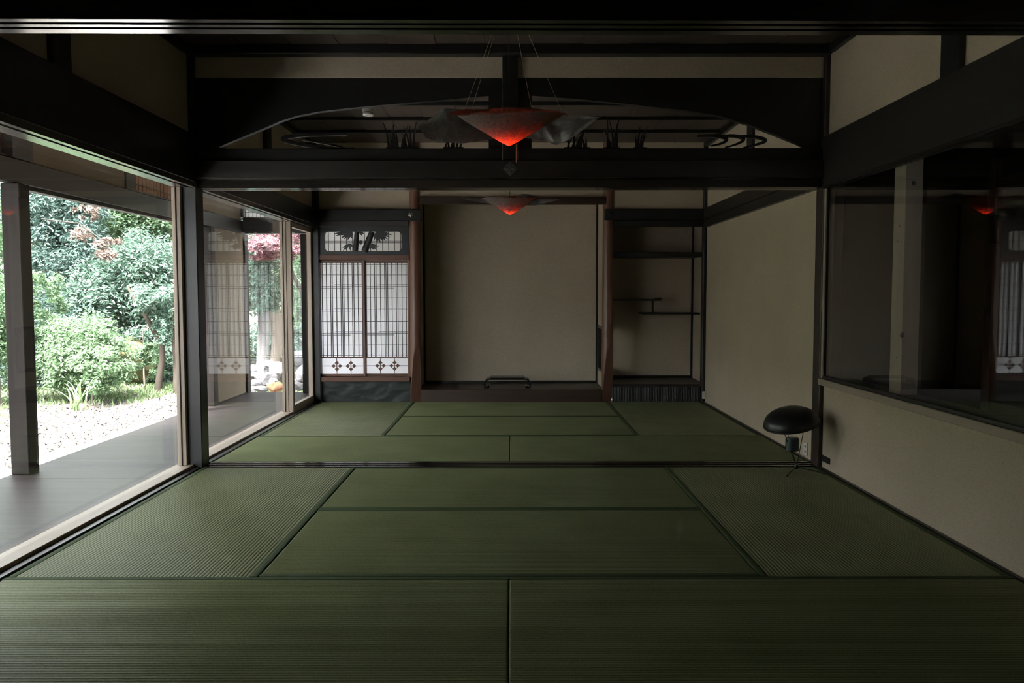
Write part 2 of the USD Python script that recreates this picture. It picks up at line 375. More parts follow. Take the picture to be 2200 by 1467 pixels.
# ------------------------------------------------------------------ right wall
wr = thing('wall_right', 'beige earthen plaster wall along the right side with dark timber ledges', 'wall', kind='structure')
PL = M['plaster']
obj('plaster_panel', bx(XR, XR + .1, YN, -.0, -.06, .505), PL, wr)
obj('plaster_panel', bx(XR, XR + .1, .1, B + .02, -.06, 1.73), PL, wr)
obj('ledge', bx(1.90, XR + .06, YN, -.0, KZ, 2.02, .004), M['brown_y'], wr)
obj('ledge', bx(1.903, XR + .06, .11, B - .045, KZ + .006, 1.80, .003), M['brown_y'], wr)
obj('ledge', bx(1.898, XR + .06, .11, B - .045, 1.803, 1.91, .004), M['brown_y'], wr)
obj('plaster_panel', bx(XR, XR + .1, YN, -1.44, 2.02, ZC), PL, wr)
obj('plaster_panel', bx(XR, XR + .1, -1.29, .0, 2.02, ZC), PL, wr)
obj('upper_post', bx(1.91, XR + .1, -1.44, -1.29, 2.02, ZC, .004), M['black_z'], wr)
obj('plaster_panel', bx(XR, XR + .1, .11, 1.48, 1.91, ZC), PL, wr)
obj('plaster_panel', bx(XR, XR + .1, 1.62, B, 1.91, ZC), PL, wr)
obj('upper_post', bx(1.912, XR + .1, 1.48, 1.62, 1.91, ZC, .004), M['brown_z'], wr)
obj('plaster_panel', bx(XR, XR + .1, YK, YN, -.06, ZC), PL, wr)

# right hand window to the next room
w3 = thing('window_3', 'wide fixed window in the right wall, glazing on to a dark room', 'window', kind='structure')
obj('sill_cap', bx(1.90, 1.958, YN + .05, -.001, .513, .553, .003), M['pale_y'], w3)
obj('sill', bx(1.958, 2.13, YN + .05, -.001, .505, .549), M['brown_y'], w3)
obj('stile', bx(1.915, 1.97, -.032, -.001, .553, KZ, .003), M['pale_z'], w3)
obj('bead', bx(1.916, 1.934, -.044, -.032, .553, KZ, .002), M['brown_z'], w3)
obj('bottom_rail', bx(1.914, 1.936, YN + .05, -.032, .553, .572, .002), M['brown_y'], w3)
obj('pane', bx(XG, XG + .006, YN + .05, -.03, .549, KZ + .01), M['glass'], w3)
obj('head_strip', bx(1.898, 1.93, YN + .05, -.001, KZ - .012, KZ - .001, .002), M['post_z'], w3)

# next room behind the glass
nr = thing('wall_next_room', 'dim walls of the dark room seen through the right window', 'wall', kind='structure')
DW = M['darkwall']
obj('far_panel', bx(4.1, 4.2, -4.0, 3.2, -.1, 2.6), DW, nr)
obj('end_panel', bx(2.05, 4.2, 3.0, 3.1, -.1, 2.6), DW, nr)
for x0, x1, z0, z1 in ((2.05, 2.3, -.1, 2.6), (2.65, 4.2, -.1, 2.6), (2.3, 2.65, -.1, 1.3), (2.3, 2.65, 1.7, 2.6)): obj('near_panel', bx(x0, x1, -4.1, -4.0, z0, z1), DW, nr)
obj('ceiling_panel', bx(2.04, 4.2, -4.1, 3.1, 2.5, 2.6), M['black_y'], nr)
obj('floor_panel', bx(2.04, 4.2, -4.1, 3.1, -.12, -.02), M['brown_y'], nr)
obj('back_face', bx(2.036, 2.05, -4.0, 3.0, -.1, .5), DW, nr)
d2 = thing('door_2', 'pale wooden door with a dark handle in the unlit room behind the right window', 'door', kind='structure')
obj('jamb', bx(4.04, 4.1, 1.79, 1.90, 0, 2.2, .003), M['pale_z'], d2)
obj('head', bx(4.04, 4.1, .7, 1.79, 1.96, 2.03, .003), M['pale_y'], d2)
obj('leaf', bx(4.055, 4.1, .74, 1.785, 0, 1.955, .003), M['pale_z'], d2)
obj('handle', bx(4.00, 4.055, 1.735, 1.765, 1.49, 1.72, .004), M['iron'], d2)
cp = thing('cedar_post', 'pale knotty cedar post standing behind the right window glass', 'post')
pm = bx(2.006, 2.095, -.82, -.70, .549, 2.3, .003)
obj('shaft', pm, M['pale_z'], cp)
for (z, y, x, r) in [(.86, -.82, 2.008, .011), (1.63, -.82, 2.045, .008), (1.42, -.765, 2.006, .005), (1.34, -.75, 2.006, .004), (1.27, -.77, 2.006, .004), (1.10, -.78, 2.006, .004), (.74, -.775, 2.006, .004)]:
    k = trimesh.creation.icosphere(2, 1.0); k.apply_scale((.002 if y > -.81 else r, r if y > -.81 else .002, r * 1.3)); k.apply_translation((x, y, z))
    obj('knot', k, M['brown_z'], cp, smooth=True)

# ------------------------------------------------------------------ left wall and its glass
wl = thing('wall_left', 'shadowed plaster and black timbers above the glass on the left', 'wall', kind='structure')
for (y0, y1, zt) in ((YN, -.001, 2.036), (.116, B - .05, 1.91)):
    obj('lintel_beam', cat(bx(-1.985, -1.900, y0, y1, KZ + .03, zt, .004)), M['black_y'], wl)
    p = Polygon([(-2.03, KZ), (-1.952, KZ), (-1.952, KZ + .012), (-1.929, KZ + .012), (-1.929, KZ), (-1.902, KZ), (-1.902, KZ + .03), (-2.03, KZ + .03)])
    m = trimesh.creation.extrude_polygon(p, y1 - y0, engine='earcut'); v = m.vertices.copy(); m.vertices = np.stack([v[:, 0], y0 + v[:, 2], v[:, 1]], 1); m.fix_normals()
    obj('grooved_track', m, M['track_y'], wl)
    obj('backing', bx(-2.03, -1.985, y0, y1, KZ + .03, zt), M['black_y'], wl)
obj('plaster_panel', bx(XL - .1, XL, YN, -1.46, 2.036, ZC), PL, wl)
obj('plaster_panel', bx(XL - .1, XL, -1.32, 0, 2.036, ZC), PL, wl)
obj('upper_post', bx(XL - .1, -1.917, -1.46, -1.32, 2.036, ZC, .004), M['black_z'], wl)
obj('plaster_panel', bx(XL - .1, XL, .11, 1.46, 1.91, ZC), PL, wl)
obj('plaster_panel', bx(XL - .1, XL, 1.60, B, 1.91, ZC), PL, wl)
obj('upper_post', bx(XL - .1, -1.917, 1.46, 1.60, 1.91, ZC, .004), M['black_z'], wl)
obj('plaster_panel', bx(XL - .1, XL, YK, YN - .06, KZ, ZC), PL, wl)
obj('sill_base', bx(-2.05, -1.955, YK, B, -.3, -.004), M['brown_y'], wl)


def fixed_window(n, y0, y1, label):
    w = thing(n, label, 'window', kind='structure')
    obj('bottom_rail', bx(-2.07, -1.958, y0, y1, -.004, .02, .003), M['pale_y'], w)
    obj('stile', bx(-2.045, -1.992, y1 - .03, y1, .02, KZ, .002), M['pale_z'], w)
    obj('stile', bx(-2.045, -1.992, y0, y0 + .03, .02, KZ, .002), M['pale_z'], w)
    obj('bead', bx(-2.022, -2.016, y1 - .034, y1 - .03, .02, KZ), M['post_z'], w)
    obj('pane', bx(-2.034, -2.028, y0 + .02, y1 - .02, .015, KZ + .005), M['glass'], w)
    return w


obj('plaster_panel', bx(XL - .1, XL, YN, -2.5, -.06, KZ), PL, wl)
fixed_window('window_1', -2.5, -.002, 'large fixed glass pane on the left of the nearer room, framed in pale wood')
fixed_window('window_2', .12, 2.24, 'fixed glass pane of the far room, left of the sliding glass door')
obj('plaster_panel', bx(XL - .1, XL, YK, YN - .1, -.06, KZ), PL, wl)
d1 = thing('door_1', 'pale framed sliding glass door in the far left corner', 'door', kind='structure')
obj('stile', bx(-1.990, -1.950, 2.215, 2.265, .002, KZ, .002), M['pale_z'], d1)
obj('stile', bx(-1.990, -1.950, 2.925, 2.965, .002, KZ, .002), M['pale_z'], d1)
obj('top_rail', bx(-1.990, -1.950, 2.265, 2.925, 1.676, KZ, .002), M['pale_y'], d1)
obj('bottom_rail', bx(-1.990, -1.950, 2.265, 2.925, .002, .074, .002), M['pale_y'], d1)
obj('pane', bx(-1.976, -1.971, 2.262, 2.928, .07, 1.68), M['glass'], d1)
obj('latch', bx(-1.949, -1.943, 2.235, 2.25, .84, .875, .001), M['iron'], d1)

# ------------------------------------------------------------------ pillars at the threshold and the lintel with its carved transoms
pl = thing('corner_pillar', 'dark square pillar at left, between the two glass walls', 'pillar')
obj('shaft', bx(-2.02, -1.908, .0, .113, -.06, ZC, .004), M['black_z'], pl)
pr = thing('corner_pillar', 'dark square pillar at right, behind the tripod lamp', 'pillar')
obj('shaft', bx(1.909, 2.04, .0, .11, -.06, ZC, .004), M['umber_z'], pr)

lb = thing('lintel_beam', 'broad dark beam across the room carrying a diamond ornament', 'beam')
obj('grooved_track', grooved(-1.905, 1.907, .02, .141, KZ, 1.772, [(.05, .062), (.092, .104)], .012, top=False), M['track_x'], lb)
obj('beam', bx(-1.907, 1.907, -.022, .13, 1.773, 1.882, .006), M['brown_x'], lb)
OX, OY, OZ = .004, -.0225, 1.827
dia = affinity.rotate(sbox(-.031, -.031, .031, .031), 45)
orn = obj('nail_cover', extr(affinity.translate(dia, OX, OZ), OY - .006, OY), M['nailcover'], lb, label='small diamond-shaped iron ornament')
for a in range(4):
    e = trimesh.creation.icosphere(2, 1.0); e.apply_scale((.016, .005, .009)); e.apply_transform(trimesh.transformations.rotation_matrix(math.radians(90 * a), (0, 1, 0)))
    c, s_ = math.cos(math.radians(90 * a)), math.sin(math.radians(90 * a)); e.apply_translation((OX + .017 * c, OY - .006, OZ - .017 * s_)); obj('petal', e, M['nailcover'], orn, smooth=True)

wm = thing('wall_middle', 'wall band of plaster above the carved transoms', 'wall', kind='structure')
obj('rail', bx(-1.907, -.045, .015, .115, 1.883, 1.958, .004), M['black_x'], wm)
obj('rail', bx(.053, 1.907, .015, .115, 1.883, 1.958, .004), M['black_x'], wm)
obj('post', bx(-.042, .05, -.008, .115, 1.883, ZC, .004), M['black_z'], wm)
obj('plaster_panel', bx(-1.907, -.043, .03, .1, 2.385, 2.505), PL, wm)
obj('plaster_panel', bx(.051, 1.907, .03, .1, 2.385, 2.505), PL, wm)
obj('cornice', bx(-1.935, 1.93, -.05, .16, 2.505, 2.57, .004), M['black_x'], wm)


def pxz(px, py, y=.05):
    d = fw + (px - 1100) / FPX * RT - (py - 733.5) / FPX * UP; q = EYE + d * ((y - EYE[1]) / d[1]); return (q[0], q[2])


archL = [(468, 316.5), (511, 299), (569, 275), (604, 260), (639, 249), (686, 240), (775, 230), (842, 224), (941, 216), (1050, 206.5)]
archR = [(1142, 206), (1240, 213), (1354, 224), (1475, 238), (1545, 249), (1577, 259), (1609, 268), (1673, 293), (1732, 317)]


def blade_poly(x, z, h, lean, w):
    t = np.linspace(0, 1, 9); cx = x + lean * t ** 2; ww = w * (1 - t ** 1.6) + .0008
    return Polygon(np.r_[np.c_[cx - ww, z + h * t], np.c_[cx + ww, z + h * t][::-1]]).buffer(0)


def stroke(pts, w):
    pts = np.array(pts); t = np.linspace(0, len(pts) - 1, 40)
    from scipy.interpolate import CubicSpline
    cs = CubicSpline(np.arange(len(pts)), pts); q = cs(t)
    return unary_union([LineString(q[i:i + 2]).buffer(w * (.45 + .55 * math.sin(math.pi * min(1, (i + 4) / 40)))) for i in range(39)])


def transom(label, arch, x0, x1, carve):
    t = thing('carved_transom', label, 'transom')
    open_ = Polygon([pxz(*p) for p in arch] + [pxz(arch[-1][0], 317.5), pxz(arch[0][0], 317.5)]).buffer(0)
    zb = 1.958
    board = sbox(x0, zb, x1, 2.385).difference(open_.union(affinity.translate(open_, 0, -.02).intersection(sbox(x0 + .02, zb - 1, x1 - .02, zb + .03))).intersection(sbox(x0, zb - 1, x1, 3)))
    obj('arched_board', extr(board, .045, .085), M['black_x'], t)
    for nm, polys in carve:
        g = unary_union(polys).intersection(sbox(x0, zb - .005, x1, 2.384))
        obj(nm, extr(g, .055, .075), M['black_x'], t)
    return t


def reeds(px0, px1, v, n, hh, seed):
    r = np.random.default_rng(seed); out = []
    for i in range(n):
        x, z = pxz(px0 + (px1 - px0) * (i + .5) / n + r.uniform(-2, 2), 318.5)
        out.append(blade_poly(x, z - .004, hh * r.uniform(.55, 1.0), r.uniform(-.05, .05), .0065))
    a, b = pxz(px0 - 4, 318.5), pxz(px1 + 6, 318.5); out.append(sbox(a[0], a[1] - .005, b[0], a[1] + .008))
    return out


swL = [[stroke([pxz(*p) for p in ((742, 288), (690, 288), (640, 290), (607, 297), (625, 305), (660, 312), (700, 317), (760, 318))], .012),
        stroke([pxz(*p) for p in ((650, 300), (690, 306), (720, 312), (740, 317))], .006)]]
swR = [[stroke([pxz(*p) for p in pts], .010) for pts in (((1500, 292), (1535, 291), (1560, 296), (1556, 305), (1530, 312)), ((1545, 294), (1575, 291), (1597, 296), (1592, 305), (1560, 316)), ((1585, 294), (1620, 293), (1645, 300), (1632, 308), (1598, 317)))]]
transom('dark carved transom left of the centre post, with reeds and a stream', archL, -1.905, -.044,
        [('stream_carving', swL[0])] + [('reed_carving', reeds(833, 856, 318, 6, .17, 1)), ('reed_carving', reeds(862, 890, 318, 6, .17, 2)), ('reed_carving', reeds(955, 990, 318, 6, .10, 3)), ('end_block', [sbox(pxz(1054, 300)[0], 1.95, -.044, 2.384)])])
transom('dark carved transom right of the centre post, with reeds and a triple swirl', archR, .052, 1.905,
        [('swirl_carving', swR[0]), ('reed_carving', reeds(1216, 1262, 318, 9, .12, 4)), ('reed_carving', reeds(1302, 1326, 318, 6, .21, 5)), ('reed_carving', reeds(1366, 1384, 318, 5, .14, 6)), ('end_block', [sbox(.052, 1.95, pxz(1139, 300)[0], 2.384)])])

# near lintel, under which the photograph is taken
nl = thing('lintel_beam', 'black grooved lintel across the very top, nearest of all', 'beam', (0, -2.888, 0), .55)
obj('grooved_track', grooved(-1.94, 1.94, -.052, .052, KZ, 1.775, [(-.030, -.014), (.005, .020)], .014, top=False), M['track_x'], nl)
obj('beam', bx(-1.93, 1.93, -.075, .05, 1.776, 1.96, .006), M['black_x'], nl)
obj('wall_4', bx(-1.94, 1.94, -2.92, -2.86, 1.963, 2.7), PL, kind='structure', label='plaster above the nearest lintel, out of the picture', cat='wall')

# ------------------------------------------------------------------ ceilings
def ceiling(name, y0, y1, battens, label):
    c = thing(name, label, 'ceiling', kind='structure')
    k = int(math.ceil(1.95 / .29)) + 1
    for i in range(-k, k):
        a, b = max(-1.95, -.145 + .29 * i), min(1.95, .145 + .29 * i)
        if b - a > .03: obj('ceiling_board', bx(a + .001, b - .001, y0, y1, ZC + .03 + .002 * (i % 2), ZC + .045, .0015), M['ceil'], c)
    for y in battens: obj('batten', bx(-1.95, 1.95, y - .018, y + .018, ZC + .002, ZC + .032, .004), M['black_x'], c)
    for s in (-1, 1):
        a, b = sorted((s * 1.905, s * 1.96)); obj('cornice', bx(a, b, y0, y1, ZC - .02, ZC + .03, .004), M['black_y'], c)
    return c


ceiling('ceiling_1', -2.86, -.05, [-2.5, -1.97, -1.44, -.92, -.39], 'boarded dark ceiling of the nearer room')
ceiling('ceiling_2', .16, B + .1, [.34, .86, 1.38, 1.91, 2.43], 'boarded dark ceiling of the far room with thin battens')
obj('ceiling_3', bx(-2.0, 2.0, YK, -2.9, ZC + .02, ZC + .1), M['ceil'], kind='structure', label='ceiling of the room behind the camera', cat='ceiling')
obj('wall_front', bx(-2.0, 2.0, YK - .1, YK, -.1, 2.7), PL, kind='structure', label='plaster wall behind the camera', cat='wall')

# ------------------------------------------------------------------ far wall
wb = thing('wall_back', 'beige plaster of the far wall, above and inside its niches', 'wall', kind='structure')
YB = 3.63
obj('plaster_panel', bx(-1.9, -.94, B + .01, B + .09, 1.90, ZC + .04), PL, wb)
obj('plaster_panel', bx(-.94, .94, B + .01, B + .07, 2.03, ZC + .04), PL, wb)
obj('plaster_panel', bx(.94, 1.94, B + .01, B + .09, 1.90, ZC + .04), PL, wb)
obj('alcove_wall', bx(-1.0, 1.0, YB, YB + .06, -.05, 2.6), PL, wb)
obj('alcove_side', bx(-1.0, -.93, B + .06, YB, -.05, 2.6), PL, wb)
side = sbox(B + .06, -.05, YB, 2.6).difference(sbox(3.14, .30, 3.53, .72))
m = trimesh.creation.extrude_polygon(side, .06, engine='earcut'); v = m.vertices.copy(); m.vertices = np.stack([.935 + v[:, 2], v[:, 0], v[:, 1]], 1); m.fix_normals()
obj('alcove_side', m, PL, wb)
for (a, b, c_, d_) in ((3.12, 3.55, .715, .745), (3.12, 3.55, .275, .305), (3.12, 3.145, .30, .72), (3.525, 3.55, .30, .72)):
    obj('opening_frame', bx(.925, 1.0, a, b, c_, d_, .002), M['brown_y'], wb)
obj('niche_wall', bx(.99, 2.05, YB, YB + .06, -.05, 2.6), PL, wb)
obj('niche_side', bx(1.955, 2.04, B + .05, YB, -.05, 2.6), PL, wb)
obj('niche_top', bx(.99, 2.0, B + .05, YB, 2.2, 2.26), M['black_x'], wb)
obj('alcove_top', bx(-1.0, 1.0, B + .05, YB, 2.5, 2.56), M['black_x'], wb)
for x in (-.93, .915): obj('corner_strip', bx(x, x + .02, YB - .02, YB, .1, 2.5), M['black_z'], wb)
obj('corner_strip', bx(1.935, 1.955, YB - .02, YB, .15, 2.2), M['black_z'], wb)
obj('corner_strip', bx(-.93, -.915, B + .06, B + .08, .1, 2.5), M['brown_z'], wb)
obj('skirting', bx(-.93, .935, YB - .012, YB, .12, .145), M['black_x'], wb)
obj('skirting', bx(1.0, 1.955, YB - .012, YB, .17, .20), M['black_x'], wb)

cpost = thing('corner_post', 'dark square post in the far left corner beside the sliding glass door', 'post')
obj('shaft', bx(-2.0, -1.886, 2.968, 3.07, -.06, ZC, .003), M['black_z'], cpost)
cpost2 = thing('corner_post', 'slim dark post in the far right corner beside the shelf niche', 'post')
obj('shaft', bx(1.905, 1.937, 2.972, 3.06, -.06, ZC, .003), M['black_z'], cpost2)


def round_pillar(x, label):
    t = thing('round_pillar', label, 'pillar', (x, 3.03, 0))
    zs = np.r_[np.linspace(-.03, .7, 30), np.linspace(.8, 2.57, 40)]; th = np.linspace(0, 2 * np.pi, 40, endpoint=False)
    P = np.zeros((len(zs), 41, 3)); q = np.r_[th, th[0]]
    for i, z in enumerate(zs):
        r = .0555 - .0035 * z / 2.5 + .0018 * (meshkit.noise(np.c_[np.cos(q) * 1.2 + x * 7, np.sin(q) * 1.2, np.full(41, z * 2.2)]) - .5)
        px, py = r * np.cos(q), r * np.sin(q)
        if z < .56:                                        # the sloping facet shaved off the foot, facing the room
            lim = -.055 + .055 * (1 - z / .56) ** .8
            n_ = np.array([.45, -.89]); dd = px * n_[0] + py * n_[1]; over = np.maximum(dd - (-lim), 0); px, py = px - over * n_[0], py - over * n_[1]
        P[i, :, 0], P[i, :, 1], P[i, :, 2] = px, py, z
    m = grid_mesh(P); m.invert() if (m.face_normals * (m.triangles_center * [1, 1, 0])).sum() < 0 else None
    obj('trunk', m, M['red_z'], t, smooth=35)
    return t


round_pillar(-.945, 'reddish round pillar between the paper screens and the alcove')
round_pillar(.968, 'reddish round pillar between the alcove and the shelf niche')

# shoin side: lintel, bamboo transom, kamoi, screens, sill, base board
nag = thing('wall_lintel', 'black lintel above the bamboo transom, with a pale metal boss at its end', 'lintel')
obj('board', bx(-1.886, -.875, B - .05, B + .01, 1.797, 1.907, .004), M['black_x'], nag)
obj('lower_board', bx(-1.886, -1.0, B - .035, B + .03, 1.742, 1.795, .003), M['brown_x'], nag)
nag2 = thing('wall_lintel', 'black lintel above the shelf niche, its boss dark', 'lintel')
obj('board', bx(.925, 1.903, B - .05, B + .03, 1.797, 1.908, .004), M['black_x'], nag2)
obj('lower_board', bx(1.02, 1.903, B - .03, B + .03, 1.736, 1.795, .003), M['black_x'], nag2)
for par, x, mt, nm in ((nag, -.975, M['pewter'], 'boss'), (nag2, .985, M['iron'], 'boss')):
    px, pz = x, 1.852
    cm = trimesh.creation.icosphere(2, 1.0); cm.apply_scale((.016, .012, .016)); cm.apply_translation((px, B - .053, pz))
    parts = [cm]
    for a in range(5):
        e = trimesh.creation.icosphere(1, 1.0); e.apply_scale((.012, .006, .0095)); e.apply_transform(trimesh.transformations.rotation_matrix(math.radians(72 * a + 18), (0, 1, 0)))
        e.apply_translation((px + .016 * math.cos(math.radians(72 * a + 18)), B - .052, pz - .016 * math.sin(math.radians(72 * a + 18)))); parts.append(e)
    obj(nm, cat(*parts), mt, par, smooth=True)
ob = thing('alcove_lintel', 'dark horizontal beam hung across the top of the alcove', 'beam')
obj('beam', bx(-.89, .945, B - .035, B + .045, 1.957, 2.03, .004), M['umber_x'], ob)

tr = thing('bamboo_transom', 'black framed transom with carved bamboo before a lit paper lattice', 'transom')
fr = sbox(-1.886, 1.463, -1.0, 1.742).difference(sbox(-1.797, 1.535, -1.109, 1.657).buffer(.035, quad_segs=6))
obj('frame', extr(fr, 3.0, 3.03), M['black_x'], tr)
obj('paper', extr(sbox(-1.88, 1.47, -1.0, 1.735), 3.062, 3.063), M['paper'], tr)
for k in range(13): obj('lattice_bar', bx(-1.8085 + .0597 * k, -1.8035 + .0597 * k, 3.05, 3.061, 1.48, 1.72), M['brown_z'], tr)
for z in (1.601, 1.584): obj('lattice_bar', bx(-1.86, -1.03, 3.046, 3.05, z - .0025, z + .0025), M['brown_x'], tr)
tq = lambda a, b: pxz(670 + a / 9.565, 470 + b / 9.565, 3.01)


def culm(pts_top, pts_bot, name):
    (a, b), (c, d) = pts_top, pts_bot
    A0, A1, C0, C1 = map(np.array, (tq(*a), tq(*b), tq(*c), tq(*d)))
    top, bot = (A0 + A1) / 2, (C0 + C1) / 2; r1, r0 = np.linalg.norm(A1 - A0) / 2, np.linalg.norm(C1 - C0) / 2
    ts, pp, rr = [], [], []
    for k in range(6):
        for e, s in ((.0, 1.0), (.04, .96), (.88, .96), (.94, 1.06)):
            t = (k + e) / 6; p = bot + (top - bot) * t; pp.append((p[0], 3.004, p[1])); rr.append((r0 + (r1 - r0) * t) * s)
    m = tube(pp, rr, 14); m.vertices[:, 1] = 3.004 + (m.vertices[:, 1] - 3.004) * .4
    obj(name, m, M['black_z'], tr, smooth=40)


culm(((880, 262), (975, 262)), ((838, 672), (950, 672)), 'bamboo_culm')
culm(((1180, 262), (1300, 262)), ((1010, 672), (1160, 672)), 'bamboo_culm')


def leaf_fan(origin, tips, wid=30):
    polys = []
    o = np.array(origin, float)
    for tp in tips:
        tp = np.array(tp, float); d = tp - o; n = np.array([-d[1], d[0]]) / (np.linalg.norm(d) + 1e-9)
        mid = o + d * .5
        polys.append(Polygon([tq(*o), tq(*(mid + n * wid)), tq(*tp), tq(*(mid - n * wid))]).buffer(0))
    obj('leaf_cluster', extr(unary_union(polys), 2.992, 3.004), M['black_x'], tr)


leaf_fan((815, 255), [(450, 312), (495, 350), (605, 402), (665, 422), (742, 437), (820, 405), (700, 260)], 34)
leaf_fan((1330, 262), [(1660, 332), (1612, 382), (1572, 428), (1530, 455), (1480, 468), (1412, 502), (1352, 492), (1285, 442)], 34)
leaf_fan((775, 515), [(632, 602), (642, 657), (690, 640), (800, 662), (855, 590), (835, 560)], 22)
leaf_fan((1190, 520), [(1385, 572), (1335, 602), (1332, 632), (1300, 538), (1215, 640), (1290, 650)], 24)
leaf_fan((985, 262), [(1035, 352), (1085, 312), (1005, 320)], 20)
leaf_fan((1040, 450), [(960, 470), (955, 520), (1000, 540)], 20)

kam = thing('screen_head', 'red-brown rail between the bamboo transom and the paper screens', 'rail')
obj('rail', bx(-1.886, -1.0, 2.99, 3.07, 1.414, 1.4625, .003), M['red_x'], kam)
sil = thing('screen_sill', 'brown wooden sill under the two paper screens', 'sill')
obj('rail', bx(-1.886, -1.0, 2.985, 3.07, .206, .2545, .003), M['red_x'], sil)
bb = thing('base_board', 'black-green board with faint carved relief under the screen sill', 'panel')
P = np.zeros((60, 20, 3)); gx, gz = np.meshgrid(np.linspace(-1.884, -1.0, 60), np.linspace(-.03, .205, 20), indexing='ij')
P[..., 0], P[..., 2] = gx, gz; P[..., 1] = 3.02 - .014 * meshkit.fbm(np.stack([gx * 9, gz * 16, gx * 0], -1).reshape(-1, 3), 3, 5).reshape(60, 20)
m = grid_mesh(P); m.invert() if m.face_normals[:, 1].sum() > 0 else None
obj('panel', cat(m, bx(-1.884, -1.0, 3.022, 3.05, -.03, .205)), wood('blackgreen_board', (.006, .010, .009), (.013, .018, .016), 'x', .5), bb, smooth=40)


def shoji(x0, label, bars, segs, cx):
    t = thing('paper_screen', label, 'sliding screen', (x0, 0, 0), group='paper screens of the writing bay')
    y0, y1 = 3.022, 3.05
    if x0 > -1.6: y0, y1 = 3.052, 3.075
    R, Wd = M['red_x'], .46
    obj('stile', bx(0, .022, y0, y1, .2555, 1.413, .002), M['red_z'], t); obj('stile', bx(Wd - .022, Wd, y0, y1, .2555, 1.413, .002), M['red_z'], t)
    obj('top_rail', bx(.022, Wd - .022, y0, y1, 1.385, 1.413, .002), R, t); obj('bottom_rail', bx(.022, Wd - .022, y0, y1, .2555, .278, .002), R, t)
    obj('middle_rail', bx(.022, Wd - .022, y0 + .004, y1, .4375, .449, .001), R, t)
    obj('paper', extr(sbox(.02, .27, Wd - .02, 1.39), y1 - .003, y1 - .0025), M['paper'], t)
    ya, yb = y0 + .006, y1 - .0035
    for b in bars: obj('lattice_bar', bx(b - .0028, b + .0028, ya, yb, .449, 1.385), M['brown_z'], t)
    h = .0022
    for z in (1.37, 1.268, 1.153, 1.038, .921, .803, .686, .568, .466): obj('lattice_bar', bx(.022, Wd - .022, ya - .002, yb, z - h, z + h), M['brown_x'], t)
    for z in (1.169, .936, .701): obj('lattice_bar', bx(segs[0], Wd - .022, ya - .002, yb, z - h, z + h), M['brown_x'], t)
    for z in (1.135, .905, .668): obj('lattice_bar', bx(.022, segs[1], ya - .002, yb, z - h, z + h), M['brown_x'], t)
    zc = .358
    obj('lattice_bar', bx(.022, Wd - .022, yb - .008, yb, zc - h, zc + h), M['brown_x'], t)
    for c in cx:
        obj('lattice_bar', bx(c - h, c + h, yb - .008, yb, .278, .4375), M['brown_z'], t)
        a, b_ = .053, .052
        d = Polygon([(-a, 0), (-a * .46, b_ * .40), (0, b_), (a * .46, b_ * .40), (a, 0), (a * .46, -b_ * .40), (0, -b_), (-a * .46, -b_ * .40)]).buffer(.002)
        for q in range(4):
            pet = affinity.scale(Point(0, 0).buffer(1, quad_segs=8), .0145, .0085); s1, s2 = (1, 1, -1, -1)[q], (1, -1, 1, -1)[q]
            pet = affinity.translate(affinity.rotate(pet, 45 * s1 * s2), .0145 * s1, .0145 * s2); d = d.difference(pet)
        obj('flower_ornament', extr(affinity.translate(d, c, zc), yb - .009, yb - .001), R, t)
    return t


barR = [.027, .068, .110, .125, .168, .210, .224, .240, .283, .325, .341, .382, .424]
shoji(-1.906, 'left one of the two latticed paper screens, nearer the glass door', [.46 - b for b in barR], (.158, .314), (.169, .310))
shoji(-1.464, 'right one of the two latticed paper screens, beside the round pillar', barR, (.147, .30), (.159, .301))

# alcove step, floor and small stand
al = thing('alcove_platform', 'dark red-brown raised platform of the alcove', 'platform')
obj('front_beam', bx(-.893, .915, B - .02, B + .05, -.02, .124, .004), M['umber_x'], al)
obj('floor_board', bx(-.93, .935, B + .05, YB, .09, .122), M['brown_x'], al)
st = thing('scroll_stand', 'low black lacquer stand with curled feet on the alcove floor', 'stand', (-.03, 3.22, .122))
pp = [(-.150, .018), (-.162, .010), (-.178, .008), (-.188, .016), (-.190, .03), (-.185, .06), (-.17, .084), (-.145, .092)]
path = [(x - .04, z) for x, z in pp] + [(0, .092)] + [(-(x - .04), z) for x, z in pp[::-1]]
obj('scroll_frame', extr(LineString(path).buffer(.007, quad_segs=4), -.09, .09), M['lacquer'], st, smooth=30)
obj('top_board', bx(-.175, .175, -.1, .1, .0985, .108, .002), M['lacquer'], st)
for s in (-1, 1): obj('foot', tube([(s * .195, -.09, .012), (s * .195, .09, .012)], .0115, 12), M['lacquer'], st, smooth=40)

# shelf niche
nb = thing('ribbed_plinth', 'black ribbed board and ledge at the foot of the shelf niche', 'panel')
n = 56; xs = np.linspace(1.02, 1.904, n * 4 + 1); prof = 3.025 - .0035 * np.abs(np.sin(np.pi * np.linspace(0, n, n * 4 + 1)))
P = np.zeros((len(xs), 2, 3)); P[:, :, 0] = xs[:, None]; P[:, :, 1] = prof[:, None]; P[:, 0, 2] = -.02; P[:, 1, 2] = .150
m = grid_mesh(P); m.invert() if m.face_normals[:, 1].sum() > 0 else None
obj('ribbed_panel', cat(m, bx(1.02, 1.904, 3.026, 3.05, -.02, .15)), M['black_z'], nb)
obj('ledge', bx(1.02, 1.904, 3.0, 3.07, .151, .176, .003), M['brown_x'], nb)
obj('floor_board', bx(1.0, 1.955, 3.07, YB - .012, .13, .174), M['brown_x'], nb)
us = thing('niche_shelf', 'full-width upper shelf of the niche', 'shelf')
obj('board', bx(1.0, 1.955, 3.09, YB, 1.452, 1.478, .003), M['shelf_x'], us)
obj('front_edge', bx(1.0, 1.955, 3.07, 3.09, 1.446, 1.490, .003), M['black_x'], us)
ss = thing('staggered_shelf', 'pair of staggered dark shelves joined by a short strut in the niche', 'shelf')
